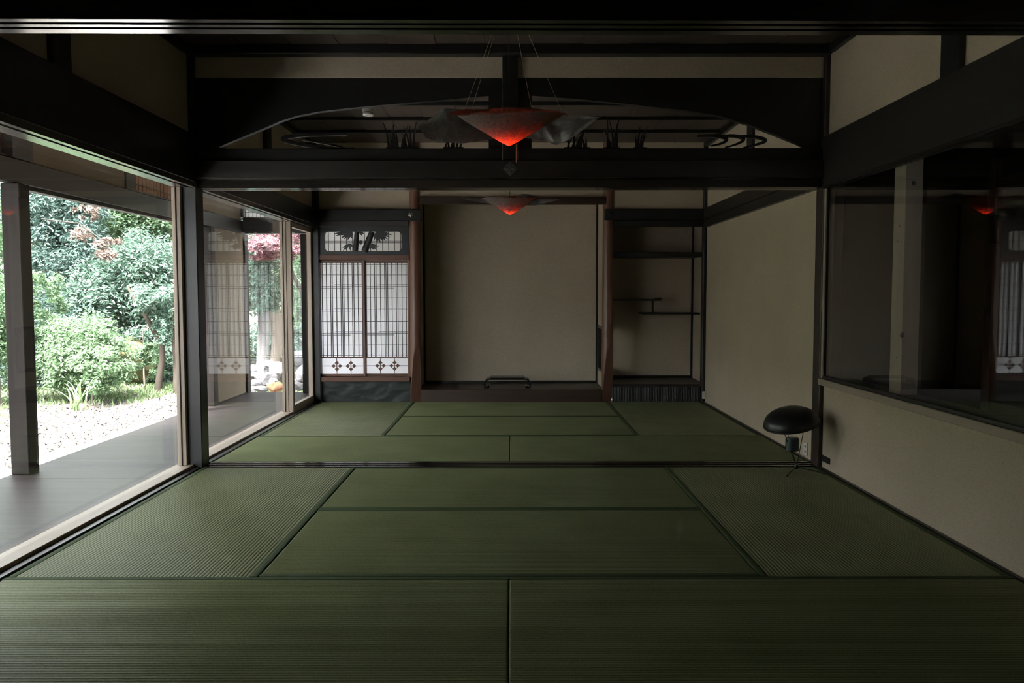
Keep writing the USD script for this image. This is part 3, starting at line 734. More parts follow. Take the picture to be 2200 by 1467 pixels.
obj('upper_board', bx(1.0, 1.555, 3.30, YB, 1.004, 1.022, .002), M['black_x'], ss)
obj('lower_board', bx(1.37, 1.955, 3.30, YB, .862, .880, .002), M['black_x'], ss)
obj('strut', bx(1.462, 1.480, 3.32, 3.338, .88, 1.004, .002), M['black_z'], ss)
obj('end_curl', bx(1.545, 1.556, 3.30, YB, 1.022, 1.034, .002), M['black_x'], ss)

# ------------------------------------------------------------------ small fittings
def outlet(label, x0, x1, y0, y1, z0, z1, m, faces):
    t = thing('wall_outlet', label, 'outlet'); plate = obj('plate', bx(x0, x1, y0, y1, z0, z1, .002), m, t)
    zc, yc = (z0 + z1) / 2, (y0 + y1) / 2
    for k in (-1, 1):
        dy, dz = (k * faces, 0) if y1 - y0 > z1 - z0 else (0, k * faces)
        obj('socket', bx(x0 - .0012, x0, yc + dy - .010, yc + dy + .010, zc + dz - .008, zc + dz + .008, .0004), M['darkplastic'] if m is M['white'] else M['iron'], plate)


outlet('black outlet plate low on the plaster beside the lamp shadow', 1.929, 1.9375, -.127, .0 - .01, .040, .078, M['darkplastic'], .028)
outlet('white outlet plate low on the wall behind the tripod lamp', 1.929, 1.9375, .235, .29, .02, .10, M['white'], .018)
sw = thing('corner_socket', 'small white box in the far right corner at floor level', 'outlet')
obj('body', bx(1.907, 1.936, 2.93, 2.968, .035, .108, .003), M['white'], sw); obj('lid', bx(1.905, 1.907, 2.935, 2.963, .042, .10, .0005), M['white'], sw)
sm = thing('smoke_alarm', 'small round white alarm on the far room ceiling', 'smoke alarm', (-1.12, 1.5, 2.482))
obj('base', lathe([(0, .05), (.046, .05), (.046, .027), (0, .027)], 32), M['white'], sm, smooth=30)
obj('cover', lathe([(0, .022), (.041, .022), (.045, .016), (.044, .006), (.036, 0), (0, 0)], 32), M['white'], sm, smooth=30)
obj('neck', lathe([(0, .028), (.038, .028), (.038, .020), (0, .020)], 24), M['darkplastic'], sm)

# ------------------------------------------------------------------ pendant lamps of handmade paper
def pendant(loc, label, seed, tilt, wing_top, wing_bot, wing_y, cords):
    t = thing('pendant_lamp', label, 'pendant lamp', loc, group='paper pendant lamps')
    nt, nr = 72, 26; th = np.linspace(0, 2 * np.pi, nt); rr = np.linspace(.004, 1, nr)
    P = np.zeros((nt, nr, 3)); TH, RR = np.meshgrid(th, rr, indexing='ij')
    Rm = .248 + .012 * np.sin(2 * TH + seed) + .006 * np.sin(5 * TH + 2 * seed)
    wr_ = meshkit.fbm(np.stack([np.cos(TH) * 2.2, np.sin(TH) * 2.2, RR * 3 + seed * 3], -1).reshape(-1, 3), 4, seed).reshape(TH.shape)
    r = Rm * RR; z = .150 * RR ** 1.08 + (wr_ - .5) * .022 * RR + .007 * np.sin(2 * TH + 1.0 + seed) * RR + tilt * np.sin(TH) * RR ** 1.5 * np.where(np.sin(TH) > 0, 1.35, 1)
    lip = np.clip((RR - .9) / .1, 0, 1); r = r + .004 * lip; z = z + .006 * lip - .020 * lip ** 3; P[..., 0] = r * np.cos(TH); P[..., 1] = r * np.sin(TH); P[..., 2] = z
    P[-1] = P[0]
    obj('shade', grid_mesh(P), M['washi'], t, smooth=True)
    us_, ws = np.linspace(-1, 1, 90), np.linspace(0, 1, 18); U, Wv = np.meshgrid(us_, ws, indexing='ij')
    zt = np.interp(U, *zip(*wing_top)); zb = np.interp(U, *zip(*wing_bot)); nz = meshkit.fbm(np.stack([U * 6, Wv * 3, U * 0 + seed], -1).reshape(-1, 3), 4, seed + 9).reshape(U.shape) - .5
    Q = np.zeros(U.shape + (3,)); Q[..., 0] = .405 * U + .03 * nz; Q[..., 2] = zb + (zt - zb) * Wv + .014 * nz
    Q[..., 1] = np.interp(U, *zip(*wing_y)) + .06 * Wv + .05 * nz
    obj('wing_sheet', grid_mesh(Q), M['washi_grey'], t, smooth=True)
    top = np.array([0, 0, .66])
    for c in cords: obj('cord', tube([c, top], .0011, 5), M['cord'], t)
    obj('hook', lathe([(0, .70), (.012, .695), (.014, .665), (.006, .652), (0, .65)], 16), M['iron'], t, smooth=40)
    obj('flex', tube([(0, 0, .13), (0, 0, .66)], .002, 6), M['flex'], t)
    obj('stem', tube([(0, 0, .69), (0, 0, 2.56 - loc[2])], .003, 6), M['flex'], t)
    obj('socket', lathe([(0, .135), (.014, .135), (.014, .058), (0, .056)], 16), M['iron'], t)
    obj('reflector', lathe([(0, .072), (.012, .071), (.078, .062), (.078, .060), (.012, .069), (0, .070)], 24), M['iron'], t, smooth=40)
    b = trimesh.creation.icosphere(3, .013); b.apply_scale((1, 1, 1.2)); b.apply_translation((0, 0, .038)); obj('bulb', b, M['bulb'], t, smooth=True)
    return t


L1 = pendant((.0, -1.43, 1.703), 'nearer paper pendant lamp glowing red, with broad grey wings of paper', 3, .055,
             [(-1, .125), (-.93, .14), (-.8, .18), (-.74, .205), (-.5, .205), (-.2, .185), (.3, .175), (.6, .18), (.85, .165), (1, .152)],
             [(-1, .105), (-.93, .055), (-.8, .045), (-.5, .04), (0, .08), (.35, .06), (.52, .035), (.66, .055), (.85, .105), (1, .148)],
             [(-1, .10), (-.6, .14), (0, .20), (.6, .16), (1, .08)],
             [(-.19, .06, .175), (-.157, .02, .17), (.095, -.02, .16), (.225, .02, .155)])
obj('pull_cord', tube([(.032, .06, .02), (.032, .06, -.06)], .0011, 5), M['cord'], L1)
L2 = pendant((.0, 1.60, 1.712), 'farther paper pendant lamp glowing red, hanging before the alcove', 5, .03,
             [(-1, .16), (-.7, .155), (-.3, .16), (.05, .165), (.25, .20), (.42, .19), (.6, .15), (1, .14)],
             [(-1, .145), (-.7, .12), (-.3, .10), (.1, .10), (.5, .09), (.75, .11), (1, .13)],
             [(-1, .06), (-.6, .12), (0, .18), (.6, .12), (1, .06)],
             [(-.20, .06, .16), (-.10, .10, .16), (.10, .08, .16), (.22, .02, .15)])

# ------------------------------------------------------------------ floor lamp
fl_ = thing('floor_lamp', 'small black tripod lamp with a domed reflector, standing at the right pillar', 'lamp', (1.742, -.105, 0))
hub = np.array([0, 0, .022])
obj('hub', lathe([(0, .040), (.010, .038), (.014, .022), (.010, .010), (0, .008)], 16), M['iron'], fl_, smooth=40)
for f in ((-.075, .085, .003), (.125, -.095, .003), (-.112, -.155, .003)):
    f = np.array(f); obj('foot', cat(tube([hub, f + [0, 0, .003]], .0032, 6), lathe([(0, .01), (.006, .008), (.007, 0), (0, 0)], 12).apply_translation((f[0], f[1], 0))), M['iron'], fl_)
dm = []
th = np.linspace(0, np.pi / 2, 14); prof = [(.160 * math.sin(a), .088 * math.cos(a)) for a in th] + [(.165, -.004), (.166, -.012), (.160, -.016), (.152, -.010)] + [(.148 * math.sin(a), .078 * math.cos(a)) for a in th[::-1]]
prof[0] = (0, .088); prof[-1] = (0, .078)
d = lathe(prof, 48); Rt = trimesh.transformations.euler_matrix(math.radians(9), math.radians(-12), 0); d.apply_transform(Rt); d.apply_translation((-.045, -.02, .300))
obj('dome', d, M['lampblack'], fl_, smooth=35)
for e in ((-.065, .02, .27), (-.105, -.05, .262), (.045, .0, .283)): obj('rod', tube([hub, e], .0022, 6), M['iron'], fl_)
cn = lathe([(0, .08), (.034, .08), (.036, .076), (.036, .074), (.039, .074), (.039, .004), (.036, 0), (0, 0)], 32); cn.apply_translation((-.035, -.015, .125)); obj('canister', cn, M['can'], fl_, smooth=30)

# ------------------------------------------------------------------ verandah
dk = thing('verandah_deck', 'dark polished boards of the verandah outside the glass', 'deck')
ys = np.arange(-7.2, 4.0, .28); i = 0
for a in ys:
    b = min(a + .28, 4.0); x1 = -2.072 if b < 3.1 else -.92
    obj('floor_board', bx(-3.03, x1, a + .0003, b - .0003, ZD - .03, ZD + .0002 * (i % 2), .0004), M['deck'], dk); i += 1
obj('edge_beam', bx(-3.02, -2.95, -7.2, 4.0, ZD - .16, ZD - .031, .004), M['brown_y'], dk)
obj('bearer', bx(-2.9, -2.1, -7.1, 3.9, ZG - .1, ZD - .04), M['brown_y'], dk)


def vpost(label, x0, x1, y0, y1, z1=2.4):
    t = thing('verandah_post', label, 'post'); obj('shaft', bx(x0, x1, y0, y1, ZD + .0015, z1, .004), M['post_z'], t); return t


vpost('nearest verandah post, thick and grey-brown, at the left edge of the picture', -3.028, -2.918, -.107, .0, 1.735)
vpost('verandah post just left of the corner pillar', -3.03, -2.925, 2.40, 2.50, 1.735)
vpost('verandah post where the outer plaster wall begins', -3.0, -2.90, 2.86, 2.965, 1.735)
vpost('narrow verandah post at the far end of the outer plaster wall', -3.0, -2.91, 3.87, 3.985, 1.735)
vpost('verandah post seen through the sliding glass door', -2.31, -2.0, 3.90, 3.98, 1.735)
vpost('verandah post at the corner behind the alcove', -1.0, -.93, 3.90, 3.98, 1.735)
vpost('verandah post near the camera room, beyond the left edge', -3.03, -2.92, -3.1, -2.99, 1.735)
vb = thing('verandah_beam', 'long weathered beam on the verandah posts', 'beam')
obj('beam', bx(-3.02, -2.945, -7.2, 3.99, 1.738, 1.884, .005), M['brown_y'], vb)
obj('lower_strip', bx(-3.01, -2.955, .01, 2.39, 1.712, 1.737, .002), M['post_z'], vb)
ve = thing('verandah_beam', 'dark beam across the far end of the verandah, under the white lattice', 'beam')
obj('beam', bx(-2.944, -.93, 3.91, 3.99, 1.746, 1.92, .005), M['brown_x'], ve)
wv = thing('wall_verandah', 'brownish plaster panels along the outer side of the verandah', 'wall', kind='structure')
obj('plaster_panel', bx(-2.99, -2.93, 2.966, 3.869, ZD, 1.737), M['plaster_outer'], wv)
obj('base_strip', bx(-2.93, -2.918, 2.966, 3.869, ZD + .002, ZD + .012), M['post_z'], wv)
obj('plaster_panel', bx(-3.0, -2.96, .075, 1.286, 1.885, 2.38), M['plaster_outer'], wv)
obj('plaster_panel', bx(-3.0, -2.96, 2.62, 3.9, 1.885, 2.38), M['plaster_outer'], wv)
obj('short_post', bx(-3.01, -2.945, 1.287, 1.437, 1.885, 2.38, .003), M['brown_z'], wv)
obj('short_post', bx(-3.02, -2.93, -.13, .074, 1.885, 2.38, .003), M['brown_z'], wv)
obj('short_post', bx(-3.01, -2.945, 2.52, 2.619, 1.885, 2.38, .003), M['brown_z'], wv)
obj('short_post', bx(-3.01, -2.935, 3.9, 4.0, 1.92, 2.38, .003), M['brown_z'], wv)
obj('plaster_panel', bx(-2.93, -.9, 3.93, 3.98, 2.10, 2.38), M['plaster_outer'], wv)
obj('plaster_panel', bx(-3.0, -2.96, -7.2, -1.21, 1.885, 2.38), M['plaster_outer'], wv)


def reed_blind(y0, y1, label):
    t = thing('reed_transom', label, 'lattice')
    obj('backing', bx(-3.005, -3.0045, y0, y1, 1.9, 2.35), M['reedpaper'], t)
    for z0 in (1.886, 2.35): obj('rail', bx(-3.01, -2.955, y0, y1, z0, z0 + .014, .002), M['brown_y'], t)
    n = int((y1 - y0) / .022)
    for k in range(n):
        yy = y0 + (k + .5) * (y1 - y0) / n; obj('reed', tube([(-2.99, yy, 1.90), (-2.99, yy, 2.35)], .0035, 5, caps=False), M['pale_z'] if k % 3 else M['red_z'], t)
    for z in (1.95, 2.08, 2.21): obj('binding', bx(-2.985, -2.98, y0, y1, z - .003, z + .003), M['brown_y'], t)


reed_blind(1.438, 2.519, 'brown reed lattice over the verandah beam near the corner pillar')
reed_blind(-1.209, -.131, 'brown reed lattice at the top left corner of the picture')
wlx = thing('white_lattice', 'small white paper lattice over the far end of the verandah', 'lattice')
obj('paper', bx(-2.93, -2.32, 3.955, 3.9555, 1.922, 2.098), M['paper'], wlx)
for k in range(15): xx = -2.925 + k * .0425; obj('lattice_bar', bx(xx - .003, xx + .003, 3.945, 3.954, 1.921, 2.099), M['brown_z'], wlx)
for z in (1.975, 2.03): obj('lattice_bar', bx(-2.93, -2.32, 3.941, 3.945, z - .0025, z + .0025), M['brown_x'], wlx)
rf = thing('ceiling_verandah', 'sloping boarded roof over the verandah', 'roof', kind='structure')
for y0, y1, xe, ze in ((-7.3, .1, -4.3, 2.17), (.1, 4.6, -3.55, 2.32)):
    m = trimesh.creation.extrude_polygon(Polygon([(-1.9, 2.66), (xe, ze), (xe, ze + .06), (-1.9, 2.72)]), y1 - y0, engine='earcut'); v = m.vertices.copy(); m.vertices = np.stack([v[:, 0], y0 + v[:, 2], v[:, 1]], 1); m.fix_normals()
    obj('roof_boards', m, M['ceil'], rf)
obj('roof_end', bx(-3.2, -.9, 3.05, 5.3, 2.40, 2.45), M['ceil'], rf)
obj('wall_upper', bx(-2.04, -1.0, B + .09, B + .12, 1.75, 2.75), PL, kind='structure', label='plaster over the paper screens on the verandah side', cat='wall')
obj('roof_main', bx(-2.05, 4.3, -7.3, 4.0, 2.72, 2.8), M['ceil'], kind='structure', label='roof over the rooms', cat='roof')
obj('foundation', bx(-2.05, 4.3, -7.3, 3.75, ZG - .2, -.21), M['found'], kind='structure', label='stone base under the house', cat='foundation')

# ------------------------------------------------------------------ garden
def gz(x, y):
    """Height of the garden ground, which climbs into the wood."""
    d = np.maximum(np.maximum(-x - 7.5, 0) * .9, np.maximum(y - 9.0, 0))
    return ZG + .42 * np.maximum(d - 1.2, 0) + .02 * np.sin(x * 1.7) * np.cos(y * 1.3)


gx, gy = np.meshgrid(np.linspace(-34, 14, 97), np.linspace(-20, 38, 117), indexing='ij')
P = np.stack([gx, gy, gz(gx, gy)], -1)
m = grid_mesh(P); m.invert() if m.face_normals[:, 2].sum() < 0 else None
obj('garden_ground', m, M['soil'], smooth=True, kind='structure', label='pale bare ground of the garden beyond the verandah', cat='ground')


def leaves(C, N, size, flat=.5, seed=0, aspect=.42, droop=.25):
    """Two-triangle folded leaves at points C with outward directions N."""
    r = np.random.default_rng(seed); n = len(C)
    nrm = N * (1 - flat) + np.array([0, 0, 1.]) * flat + r.normal(0, .45, (n, 3)); nrm /= np.linalg.norm(nrm, axis=1, keepdims=True)
    d = N + r.normal(0, .7, (n, 3)) - np.array([0, 0, droop]); d -= (d * nrm).sum(1, keepdims=True) * nrm; d /= np.linalg.norm(d, axis=1, keepdims=True) + 1e-9
    s = np.cross(nrm, d); L = size * r.uniform(.65, 1.25, (n, 1)); w = L * aspect
    V = np.stack([C - d * L * .5, C + s * w * .5 + nrm * L * .07, C + d * L * .5 - nrm * L * .06, C - s * w * .5 + nrm * L * .07], 1).reshape(-1, 3)
    i = 4 * np.arange(n)[:, None]
    F = np.vstack([i + [0, 2, 1], i + [0, 3, 2]])
    return trimesh.Trimesh(V, F, process=False)


def blob(c, rad, n, seed, nsub=14, sub=.36):
    """Points on the outer side of many small lumps inside an ellipsoid."""
    r = np.random.default_rng(seed); c, rad = np.asarray(c, float), np.asarray(rad, float)
    q = r.normal(0, 1, (nsub, 3)); q /= np.linalg.norm(q, axis=1, keepdims=True); q *= r.uniform(.2, 1.0, (nsub, 1)) ** .6
    k = r.integers(0, nsub, n); d = r.normal(0, 1, (n, 3)); d /= np.linalg.norm(d, axis=1, keepdims=True); d[:, 2] = np.where(d[:, 2] < -.3, -d[:, 2], d[:, 2])
    rs = sub * r.uniform(.35, 1.05, (n, 1)) * r.uniform(.5, 1.3, (nsub, 1))[k]
    C = c + rad * (q[k] + d * rs); C[:, 2] = np.maximum(C[:, 2], gz(C[:, 0], C[:, 1]) + .03)
    return C, d


def plant(name, label, category, clumps, leaf, mt, trunks=(), seed=0, group=None, flat=.5, aspect=.42, bark='bark', base=None):
    """clumps: (centre, radii, number of leaves); trunks: (list of points, base radius, tip radius)."""
    t = thing(name, label, category, group=group)
    Cs, Ns = zip(*[blob(c, rd, n, seed * 31 + i, nsub=max(10, n // 110)) for i, (c, rd, n) in enumerate(clumps)])
    for pts, r0_, r1_ in trunks:
        pts = np.array(pts, float); tt = np.linspace(0, 1, 9); base_ = np.linspace(0, 1, len(pts)); q = np.stack([np.interp(tt, base_, pts[:, k]) for k in range(3)], 1)
        q[:, :2] += .03 * np.sin(tt[:, None] * 9 + seed + np.array([0, 1.3])) * (r0_ / .12)
        q[0, 2] = min(q[0, 2], gz(q[0, 0], q[0, 1]) - .05) if r0_ > .05 else q[0, 2]
        obj('trunk' if r0_ > .05 else 'branch', tube(q, np.linspace(r0_, r1_, 9), 10), M[bark], t, smooth=True)
    obj('foliage', leaves(np.vstack(Cs), np.vstack(Ns), leaf, flat, seed, aspect), mt, t, kind='stuff')
    return t


def cl(px0, px1, v0, v1, D, n, depth=None):
    """A clump of foliage that spans these pixels of the photograph at depth D."""
    c = at((px0 + px1) / 2, (v0 + v1) / 2, D); a, b = at(px0, v0, D), at(px1, v1, D)
    rx, rz = abs(b[0] - a[0]) / 2, abs(a[2] - b[2]) / 2
    return (c, (rx, depth or max(rx, .6), rz), n)


def gp(px, D):
    p = at(px, 632, D); return (p[0], p[1], float(gz(p[0], p[1])))


def up(p, dx=0, dy=0, z=3): return (p[0] + dx, p[1] + dy, z)


a = gp(95, 15.5)
plant('evergreen_tree', 'tall dark glossy evergreen behind the nearest verandah post', 'tree', [cl(20, 215, 360, 560, 15.5, 15000), cl(60, 250, 480, 700, 15.2, 14000), cl(60, 190, 200, 420, 16, 4000)], .088, M['leaf_dark'], [([a, up(a, .2, 0, 2.2), up(a, .1, .2, 4.5)], .16, .06)], 1)
a = gp(300, 17.5)
plant('maple_tree', 'airy light green maple under the verandah beam', 'tree', [cl(205, 400, 380, 560, 17.5, 15000), cl(250, 420, 250, 450, 18, 5000)], .085, M['leaf_maple'], [([a, up(a, .1, 0, 2.5), up(a, .3, .2, 5)], .13, .04)], 2, flat=.75, aspect=.6)
a = gp(290, 14)
plant('broadleaf_bush', 'big broad-leaved glossy bush in the middle of the garden view', 'bush', [cl(225, 400, 510, 700, 14, 15000), cl(150, 330, 560, 730, 13.6, 13000)], .082, M['leaf_mid'], [([a, up(a, .1, 0, 1.6)], .07, .03), ([a, up(a, -.5, .1, 1.7)], .06, .02)], 3)
a = gp(335, 12.2)
plant('young_tree', 'small dark-stemmed tree close to the corner pillar', 'tree', [cl(285, 385, 610, 690, 12.2, 3000), cl(350, 420, 640, 760, 12.4, 2200)], .075, M['leaf_mid'], [([a, (a[0] + .08, a[1], .2), (a[0] - .15, a[1], .75), (a[0] - .45, a[1], 1.2)], .055, .02), ([(a[0] + .3, a[1], a[2] - .05), (a[0] + .25, a[1], .3), (a[0] + .45, a[1], 1.1)], .051, .02), ([(a[0] - .15, a[1], .75), (a[0] - .1, a[1] + .1, 1.3)], .03, .01)], 4, bark='bark_dark')
plant('light_shrub', 'pale green shrub left of the nearest verandah post', 'shrub', [cl(-110, 40, 560, 850, 10.8, 13000), cl(-120, 20, 420, 640, 12, 8000)], .06, M['leaf_light'], [([gp(-10, 10.8), up(gp(-10, 10.8), 0, 0, .9)], .018, .008)], 5)
plant('light_shrub', 'pale green shrub just right of the nearest verandah post', 'shrub', [cl(60, 122, 570, 690, 11.5, 2600), cl(60, 160, 680, 790, 11.7, 5200)], .058, M['leaf_light'], [([gp(105, 11.5), up(gp(105, 11.5), 0, 0, .9)], .018, .008)], 6)
plant('light_shrub', 'broad light shrub over the grass in the middle of the garden view', 'shrub', [cl(85, 270, 690, 850, 11.4, 17000), cl(180, 270, 730, 845, 11.0, 6000)], .055, M['leaf_light'], [([gp(190, 11.2), up(gp(190, 11.2), 0, 0, .6)], .018, .008)], 7, aspect=.5)
plant('mixed_shrub', 'yellowish shrub in front of the small dark-stemmed tree', 'shrub', [cl(300, 350, 740, 825, 12.8, 2200)], .065, M['leaf_maple'], [([gp(305, 13), up(gp(305, 13), 0, 0, .5)], .018, .008)], 8)
plant('low_bush', 'dense low bush filling the shade under the evergreen', 'bush', [cl(-60, 240, 640, 850, 13.2, 12000)], .09, M['leaf_dark'], [([gp(120, 13.2), up(gp(120, 13.2), 0, 0, .6)], .018, .008)], 21)
plant('low_bush', 'dense low bush behind the small dark-stemmed tree', 'bush', [cl(240, 480, 660, 850, 13.9, 11000)], .08, M['leaf_mid'], [([gp(360, 13.6), up(gp(360, 13.6), 0, 0, .6)], .018, .008)], 22)
plant('withered_branch', 'hanging bunch of withered pinkish brown leaves', 'branch', [cl(200, 262, 508, 562, 13.0, 330, .3), cl(150, 205, 490, 522, 13.3, 110, .3), cl(160, 215, 425, 475, 13.8, 120, .3)], .14, M['leaf_dry'], [([at(90, 470, 14.6), at(170, 480, 13.8), at(240, 530, 13.0)], .012, .005)], 9, aspect=.3, flat=.1, bark='bark_dark')
# seen through the far panes
a = gp(566, 13); b = gp(595, 14.2)
plant('trunk_tree', 'tree with a pale straight trunk seen through the far pane', 'tree', [cl(515, 612, 560, 680, 12.8, 8000), cl(480, 560, 480, 640, 13.6, 5000)], .07, M['leaf_mid'], [([a, at(564, 720, 13), at(562, 640, 13), at(560, 480, 13)], .105, .08)], 10, bark='bark_pale')
plant('trunk_tree', 'tree with a brown trunk beside the window mullion', 'tree', [cl(575, 640, 560, 650, 14.4, 2200), cl(560, 660, 330, 480, 15, 2200)], .10, M['leaf_maple'], [([b, at(592, 720, 14.2), at(584, 600, 14.2), at(578, 450, 14.2)], .13, .08)], 11)
plant('red_maple', 'red-leaved maple high in the far pane', 'tree', [cl(500, 640, 515, 562, 12.2, 7500, .8), cl(540, 690, 470, 525, 13, 3500, .8)], .05, M['leaf_red'], [([gp(655, 13.2), at(655, 640, 13.2), at(610, 545, 12.4), at(540, 530, 12.2)], .051, .015)], 12, flat=.8, aspect=.7, bark='bark_dark')
plant('round_tree', 'light green tree filling the pane of the sliding glass door', 'tree', [cl(612, 725, 520, 770, 16, 15000)], .08, M['leaf_maple'], [([gp(665, 16), up(gp(665, 16), 0, 0, 3)], .1, .05)], 13)
plant('low_bush', 'low bush behind the rock pile', 'bush', [cl(505, 720, 690, 800, 15.5, 8000)], .10, M['leaf_mid'], [([gp(600, 15.5), up(gp(600, 15.5), 0, 0, .6)], .018, .008)], 23)
for x, y in ((-7.3, -3.6), (-7.0, -1.9), (-7.5, -.3)):
    plant('low_bush', 'low bush beside the garden court, beyond the left edge', 'bush', [((x, y, .4), (.9, 1.0, 1.1), 6000)], .11, M['leaf_mid'], [([(x, y, float(gz(x, y))), (x, y, .3)], .018, .008)], int(100 - 9 * y), group='low bushes beyond the left edge')
# the wood behind
far = [(-13, 10, 'dark tree of the wood, behind the pale shrub at the left edge'), (-11.6, 12.2, 'bushy tree of the wood, behind the tall evergreen'), (-9.8, 13.8, 'airy tree of the wood, between evergreen and maple'), (-8, 15.4, 'dark tree of the wood, behind the airy maple'),
       (-6.4, 14.6, 'bushy tree of the wood, hidden by the verandah post'), (-5.0, 16.5, 'airy tree of the wood, behind the pale trunk'), (-3.2, 14.8, 'dark tree of the wood, behind the round tree'), (-1.0, 15.5, ''), (1.4, 13.5, ''), (4.2, 14.5, ''), (-13.5, 6, ''), (-14.5, 2, ''), (-13.8, -2, ''), (-15, -6.5, ''), (-14.5, -11, '')]
for i, (x, y, lab) in enumerate(far):
    z0 = float(gz(x, y)); h = 4.5 + 1.2 * math.sin(i * 2.3); k = 1.6 if lab else 1.0
    plant('wood_tree', lab or 'leafy tree of the wood out of the picture', 'tree', [((x, y, z0 + h * .62), (1.7, 1.6, h * .42), int(3400 * k)), ((x + .3, y - .3, z0 + 1.0), (1.7, 1.4, 1.3), int(2400 * k))], .17, M[('leaf_dark', 'leaf_mid', 'leaf_maple')[i % 3] if lab else 'leaf_mid'], [([(x, y, z0), (x + .1, y, z0 + h * .8)], .14, .06)], 40 + i, group='trees of the wood behind')

# pale pebbles of the drip strip under the eaves
M['pebble'] = leafmat('pale_pebble', [(.58, .57, .55), (.74, .73, .71), (.82, .81, .79)], .8, 0.0, .2)
r_ = np.random.default_rng(77); n = 9000
c = np.c_[r_.uniform(-4.25, -3.06, n), r_.uniform(-7.0, 4.4, n)]; c = np.c_[c, gz(c[:, 0], c[:, 1]) + .012]
oct_ = np.array([(1, 0, 0), (-1, 0, 0), (0, 1, 0), (0, -1, 0), (0, 0, .6)]); of = np.array([(0, 2, 4), (2, 1, 4), (1, 3, 4), (3, 0, 4)])
rd = r_.uniform(.025, .05, (n, 1, 1)); an = r_.uniform(0, 6.3, n); rot = np.stack([np.stack([np.cos(an), -np.sin(an), an * 0], 1), np.stack([np.sin(an), np.cos(an), an * 0], 1), np.stack([an * 0, an * 0, an * 0 + 1], 1)], 1)
V = c[:, None] + np.einsum('nij,kj->nki', rot, oct_) * rd
obj('pebble_strip', trimesh.Trimesh(V.reshape(-1, 3), (5 * np.arange(n)[:, None, None] + of[None]).reshape(-1, 3), process=False), M['pebble'], label='pale pebbles of the rain strip along the verandah edge', cat='pebbles', kind='stuff')
P = np.array([[(-4.3, -7.2, 0), (-4.3, 4.5, 0)], [(-3.0, -7.2, 0), (-3.0, 4.5, 0)]], float); P[..., 2] = ZG + .022
obj('pebble_bed', bx(-4.3, -3.0, -7.2, 4.5, ZG - .03, ZG + .03), plain('pebble_sand', (.66, .65, .63), .9, spec=.1), kind='structure', label='pale sand under the pebbles of the rain strip', cat='ground')
# long grass, grass strip, fallen leaves
def blades(pts, h, w, seed, lean=.5):
    r = np.random.default_rng(seed); n = len(pts); a = r.uniform(0, 2 * np.pi, n); hh = h * r.uniform(.5, 1.2, n); le = lean * hh * r.uniform(.3, 1, n)
    d = np.stack([np.cos(a), np.sin(a), a * 0], 1); s = np.stack([-np.sin(a), np.cos(a), a * 0], 1) * (w * r.uniform(.7, 1.3, n))[:, None]
    p0 = pts; p1 = pts + d * (le * .35)[:, None] + np.c_[np.zeros((n, 2)), hh * .65]; p2 = pts + d * le[:, None] + np.c_[np.zeros((n, 2)), hh * .95]
    V = np.stack([p0 - s, p0 + s, p1 - s * .8, p1 + s * .8, p2], 1).reshape(-1, 3); i = 5 * np.arange(n)[:, None]
    return trimesh.Trimesh(V, np.vstack([i + [0, 1, 3], i + [0, 3, 2], i + [2, 3, 4]]), process=False)


g0 = np.array(gp(152, 10.4)); r_ = np.random.default_rng(3)
lg = thing('long_grass', 'clump of long arching grass blades before the light shrubs', 'grass')
for k in range(16):
    aa = r_.uniform(0, 2 * math.pi); hh = r_.uniform(.35, .6); ll = r_.uniform(.15, .6)
    bp = g0 + [r_.uniform(-.14, .14), r_.uniform(-.1, .1), -.02]
    t = np.linspace(0, 1, 8); cx = bp[None] + np.stack([math.cos(aa) * ll * t ** 2, math.sin(aa) * ll * t ** 2, hh * (1.25 * t - .45 * t ** 2.5)], 1)
    s = np.array([-math.sin(aa), math.cos(aa), 0]) * .013; ww = (1 - t ** 2)[:, None] + .05
    P = np.stack([cx - s * ww, cx + s * ww], 1); obj('blade', grid_mesh(P), M['blade'], lg, smooth=True)
n = 60000
pts = np.c_[r_.uniform(-13, 1.5, n), r_.uniform(-6, 12, n)]
edge = np.maximum(-pts[:, 0] - 5.4 - 1.2 * meshkit.noise(np.c_[pts * .6, pts[:, 0] * 0]), pts[:, 1] - 5.0 - 1.4 * meshkit.noise(np.c_[pts * .7, pts[:, 0] * 0 + 3]))
keep = (r_.uniform(0, 1, n) < np.clip((edge + .5) / 2.2, 0, 1) ** 1.3) & ~((pts[:, 0] > -5.2) & (pts[:, 1] < 7.2)); pts = pts[keep]
pts3 = np.c_[pts, gz(pts[:, 0], pts[:, 1]) - .01]
obj('grass_strip', blades(np.repeat(pts3, 3, 0) + np.c_[r_.normal(0, .04, (len(pts3) * 3, 2)), np.zeros(len(pts3) * 3)], .085, .009, 5, .9), M['blade'], label='short light green grass along the foot of the shrubs', cat='grass', kind='stuff')
n = 36000
pts = np.c_[r_.uniform(-9.5, 1, n), r_.uniform(-6, 9.0, n)]; pts = pts[(pts[:, 0] < -3.3) | (pts[:, 1] > 4.6)]
C = np.c_[pts, gz(pts[:, 0], pts[:, 1]) + r_.uniform(.004, .012, len(pts))]
obj('fallen_leaves', leaves(C, np.tile([0, 0, 1.], (len(C), 1)) + r_.normal(0, .2, (len(C), 3)), .04, .9, 8, .5, 0), M['litter'], label='fallen leaves and twigs strewn over the bare ground', cat='leaves', kind='stuff')


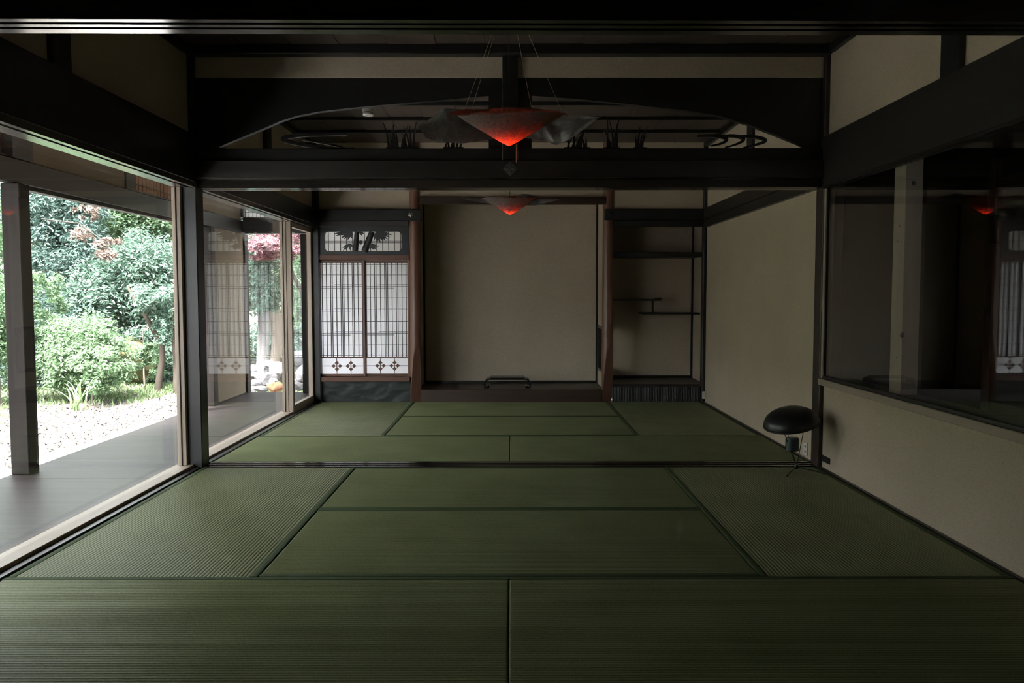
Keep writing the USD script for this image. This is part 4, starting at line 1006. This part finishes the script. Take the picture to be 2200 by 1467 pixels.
def rock(label, px, v, D, w, h, seed, mt='rock', grp='rocks beside the verandah end'):
    p = at(px, v, D); p[2] = float(gz(p[0], p[1])) if v is None else p[2]
    m = trimesh.creation.icosphere(3, 1.0); r = np.random.default_rng(seed)
    for _ in range(9):                                  
        nrm = r.normal(0, 1, 3); nrm /= np.linalg.norm(nrm); dcut = r.uniform(.5, .85); over = np.maximum(m.vertices @ nrm - dcut, 0); m.vertices = m.vertices - over[:, None] * nrm
    m.vertices *= 1 + .34 * (meshkit.fbm(m.vertices * 1.6 + seed, 4, seed)[:, None] - .5)
    m.apply_scale((w, w * r.uniform(.7, 1), h)); m.apply_translation(p)
    return obj('rock', m, M[mt], smooth=50, label=label, cat='rock', group=grp)


M['rock_moss'] = rockmat('mossy_rock', (.05, .055, .022), (.15, .135, .065))
rock('olive mossy boulder behind the small dark-stemmed tree', 296, 770, 13.2, .40, .42, 31, 'rock_moss', None)
for lab, px, v, D, w, h, sd, *mt in [
    ('pale rock at the top of the pile, leftmost', 552, 794, 11.7, .12, .10, 1), ('rounded pale rock at the crown of the pile', 575, 786, 11.9, .13, .11, 2), ('rock at the top of the pile touching the mullion', 599, 790, 12.1, .13, .12, 3),
    ('big angular grey rock in the middle of the pile', 573, 812, 11.0, .15, .12, 4), ('grey rock of the pile, right of the big angular one', 596, 806, 11.3, .10, .09, 5), ('rock at the left edge of the pile under the post', 546, 807, 11.2, .10, .08, 6),
    ('small rounded rock low in the pile at left', 549, 825, 10.7, .09, .07, 7), ('flat rock on the ground before the pile', 560, 836, 10.3, .11, .05, 8), ('dark chink stone above the orange rock', 580, 829, 10.6, .055, .05, 9),
    ('orange rock against the mullion', 592, 833, 10.1, .12, .085, 10, 'rock_orange'), ('large round boulder in the sliding door pane', 650, 802, 11.2, .15, .15, 11), ('broken rock at the right of the door pane', 667, 822, 10.6, .12, .10, 12),
    ('low rock under the boulder in the door pane', 643, 828, 10.2, .10, .07, 13), ('pale blue-grey boulder far back in the door pane', 652, 768, 14.2, .42, .14, 14),
    ('thumb-shaped rock between the two topmost of the pile', 563, 797, 11.5, .08, .10, 15), ('little rock between the crown and the mullion', 588, 797, 11.6, .09, .08, 16), ('small stone wedged left of the big angular rock', 556, 813, 11.0, .07, .06, 17), ('small stone wedged right of the big angular rock', 588, 819, 10.8, .07, .055, 18),
    ('small stone at the bottom edge beside the post', 543, 836, 10.4, .07, .05, 19), ('stone hidden behind the mullion of the far window', 614, 808, 11.4, .14, .12, 20), ('stone between mullion and the low rock', 625, 826, 10.7, .10, .09, 21)]:
    rock(lab, px, v, D, w, h, sd, *(mt or ['rock']))
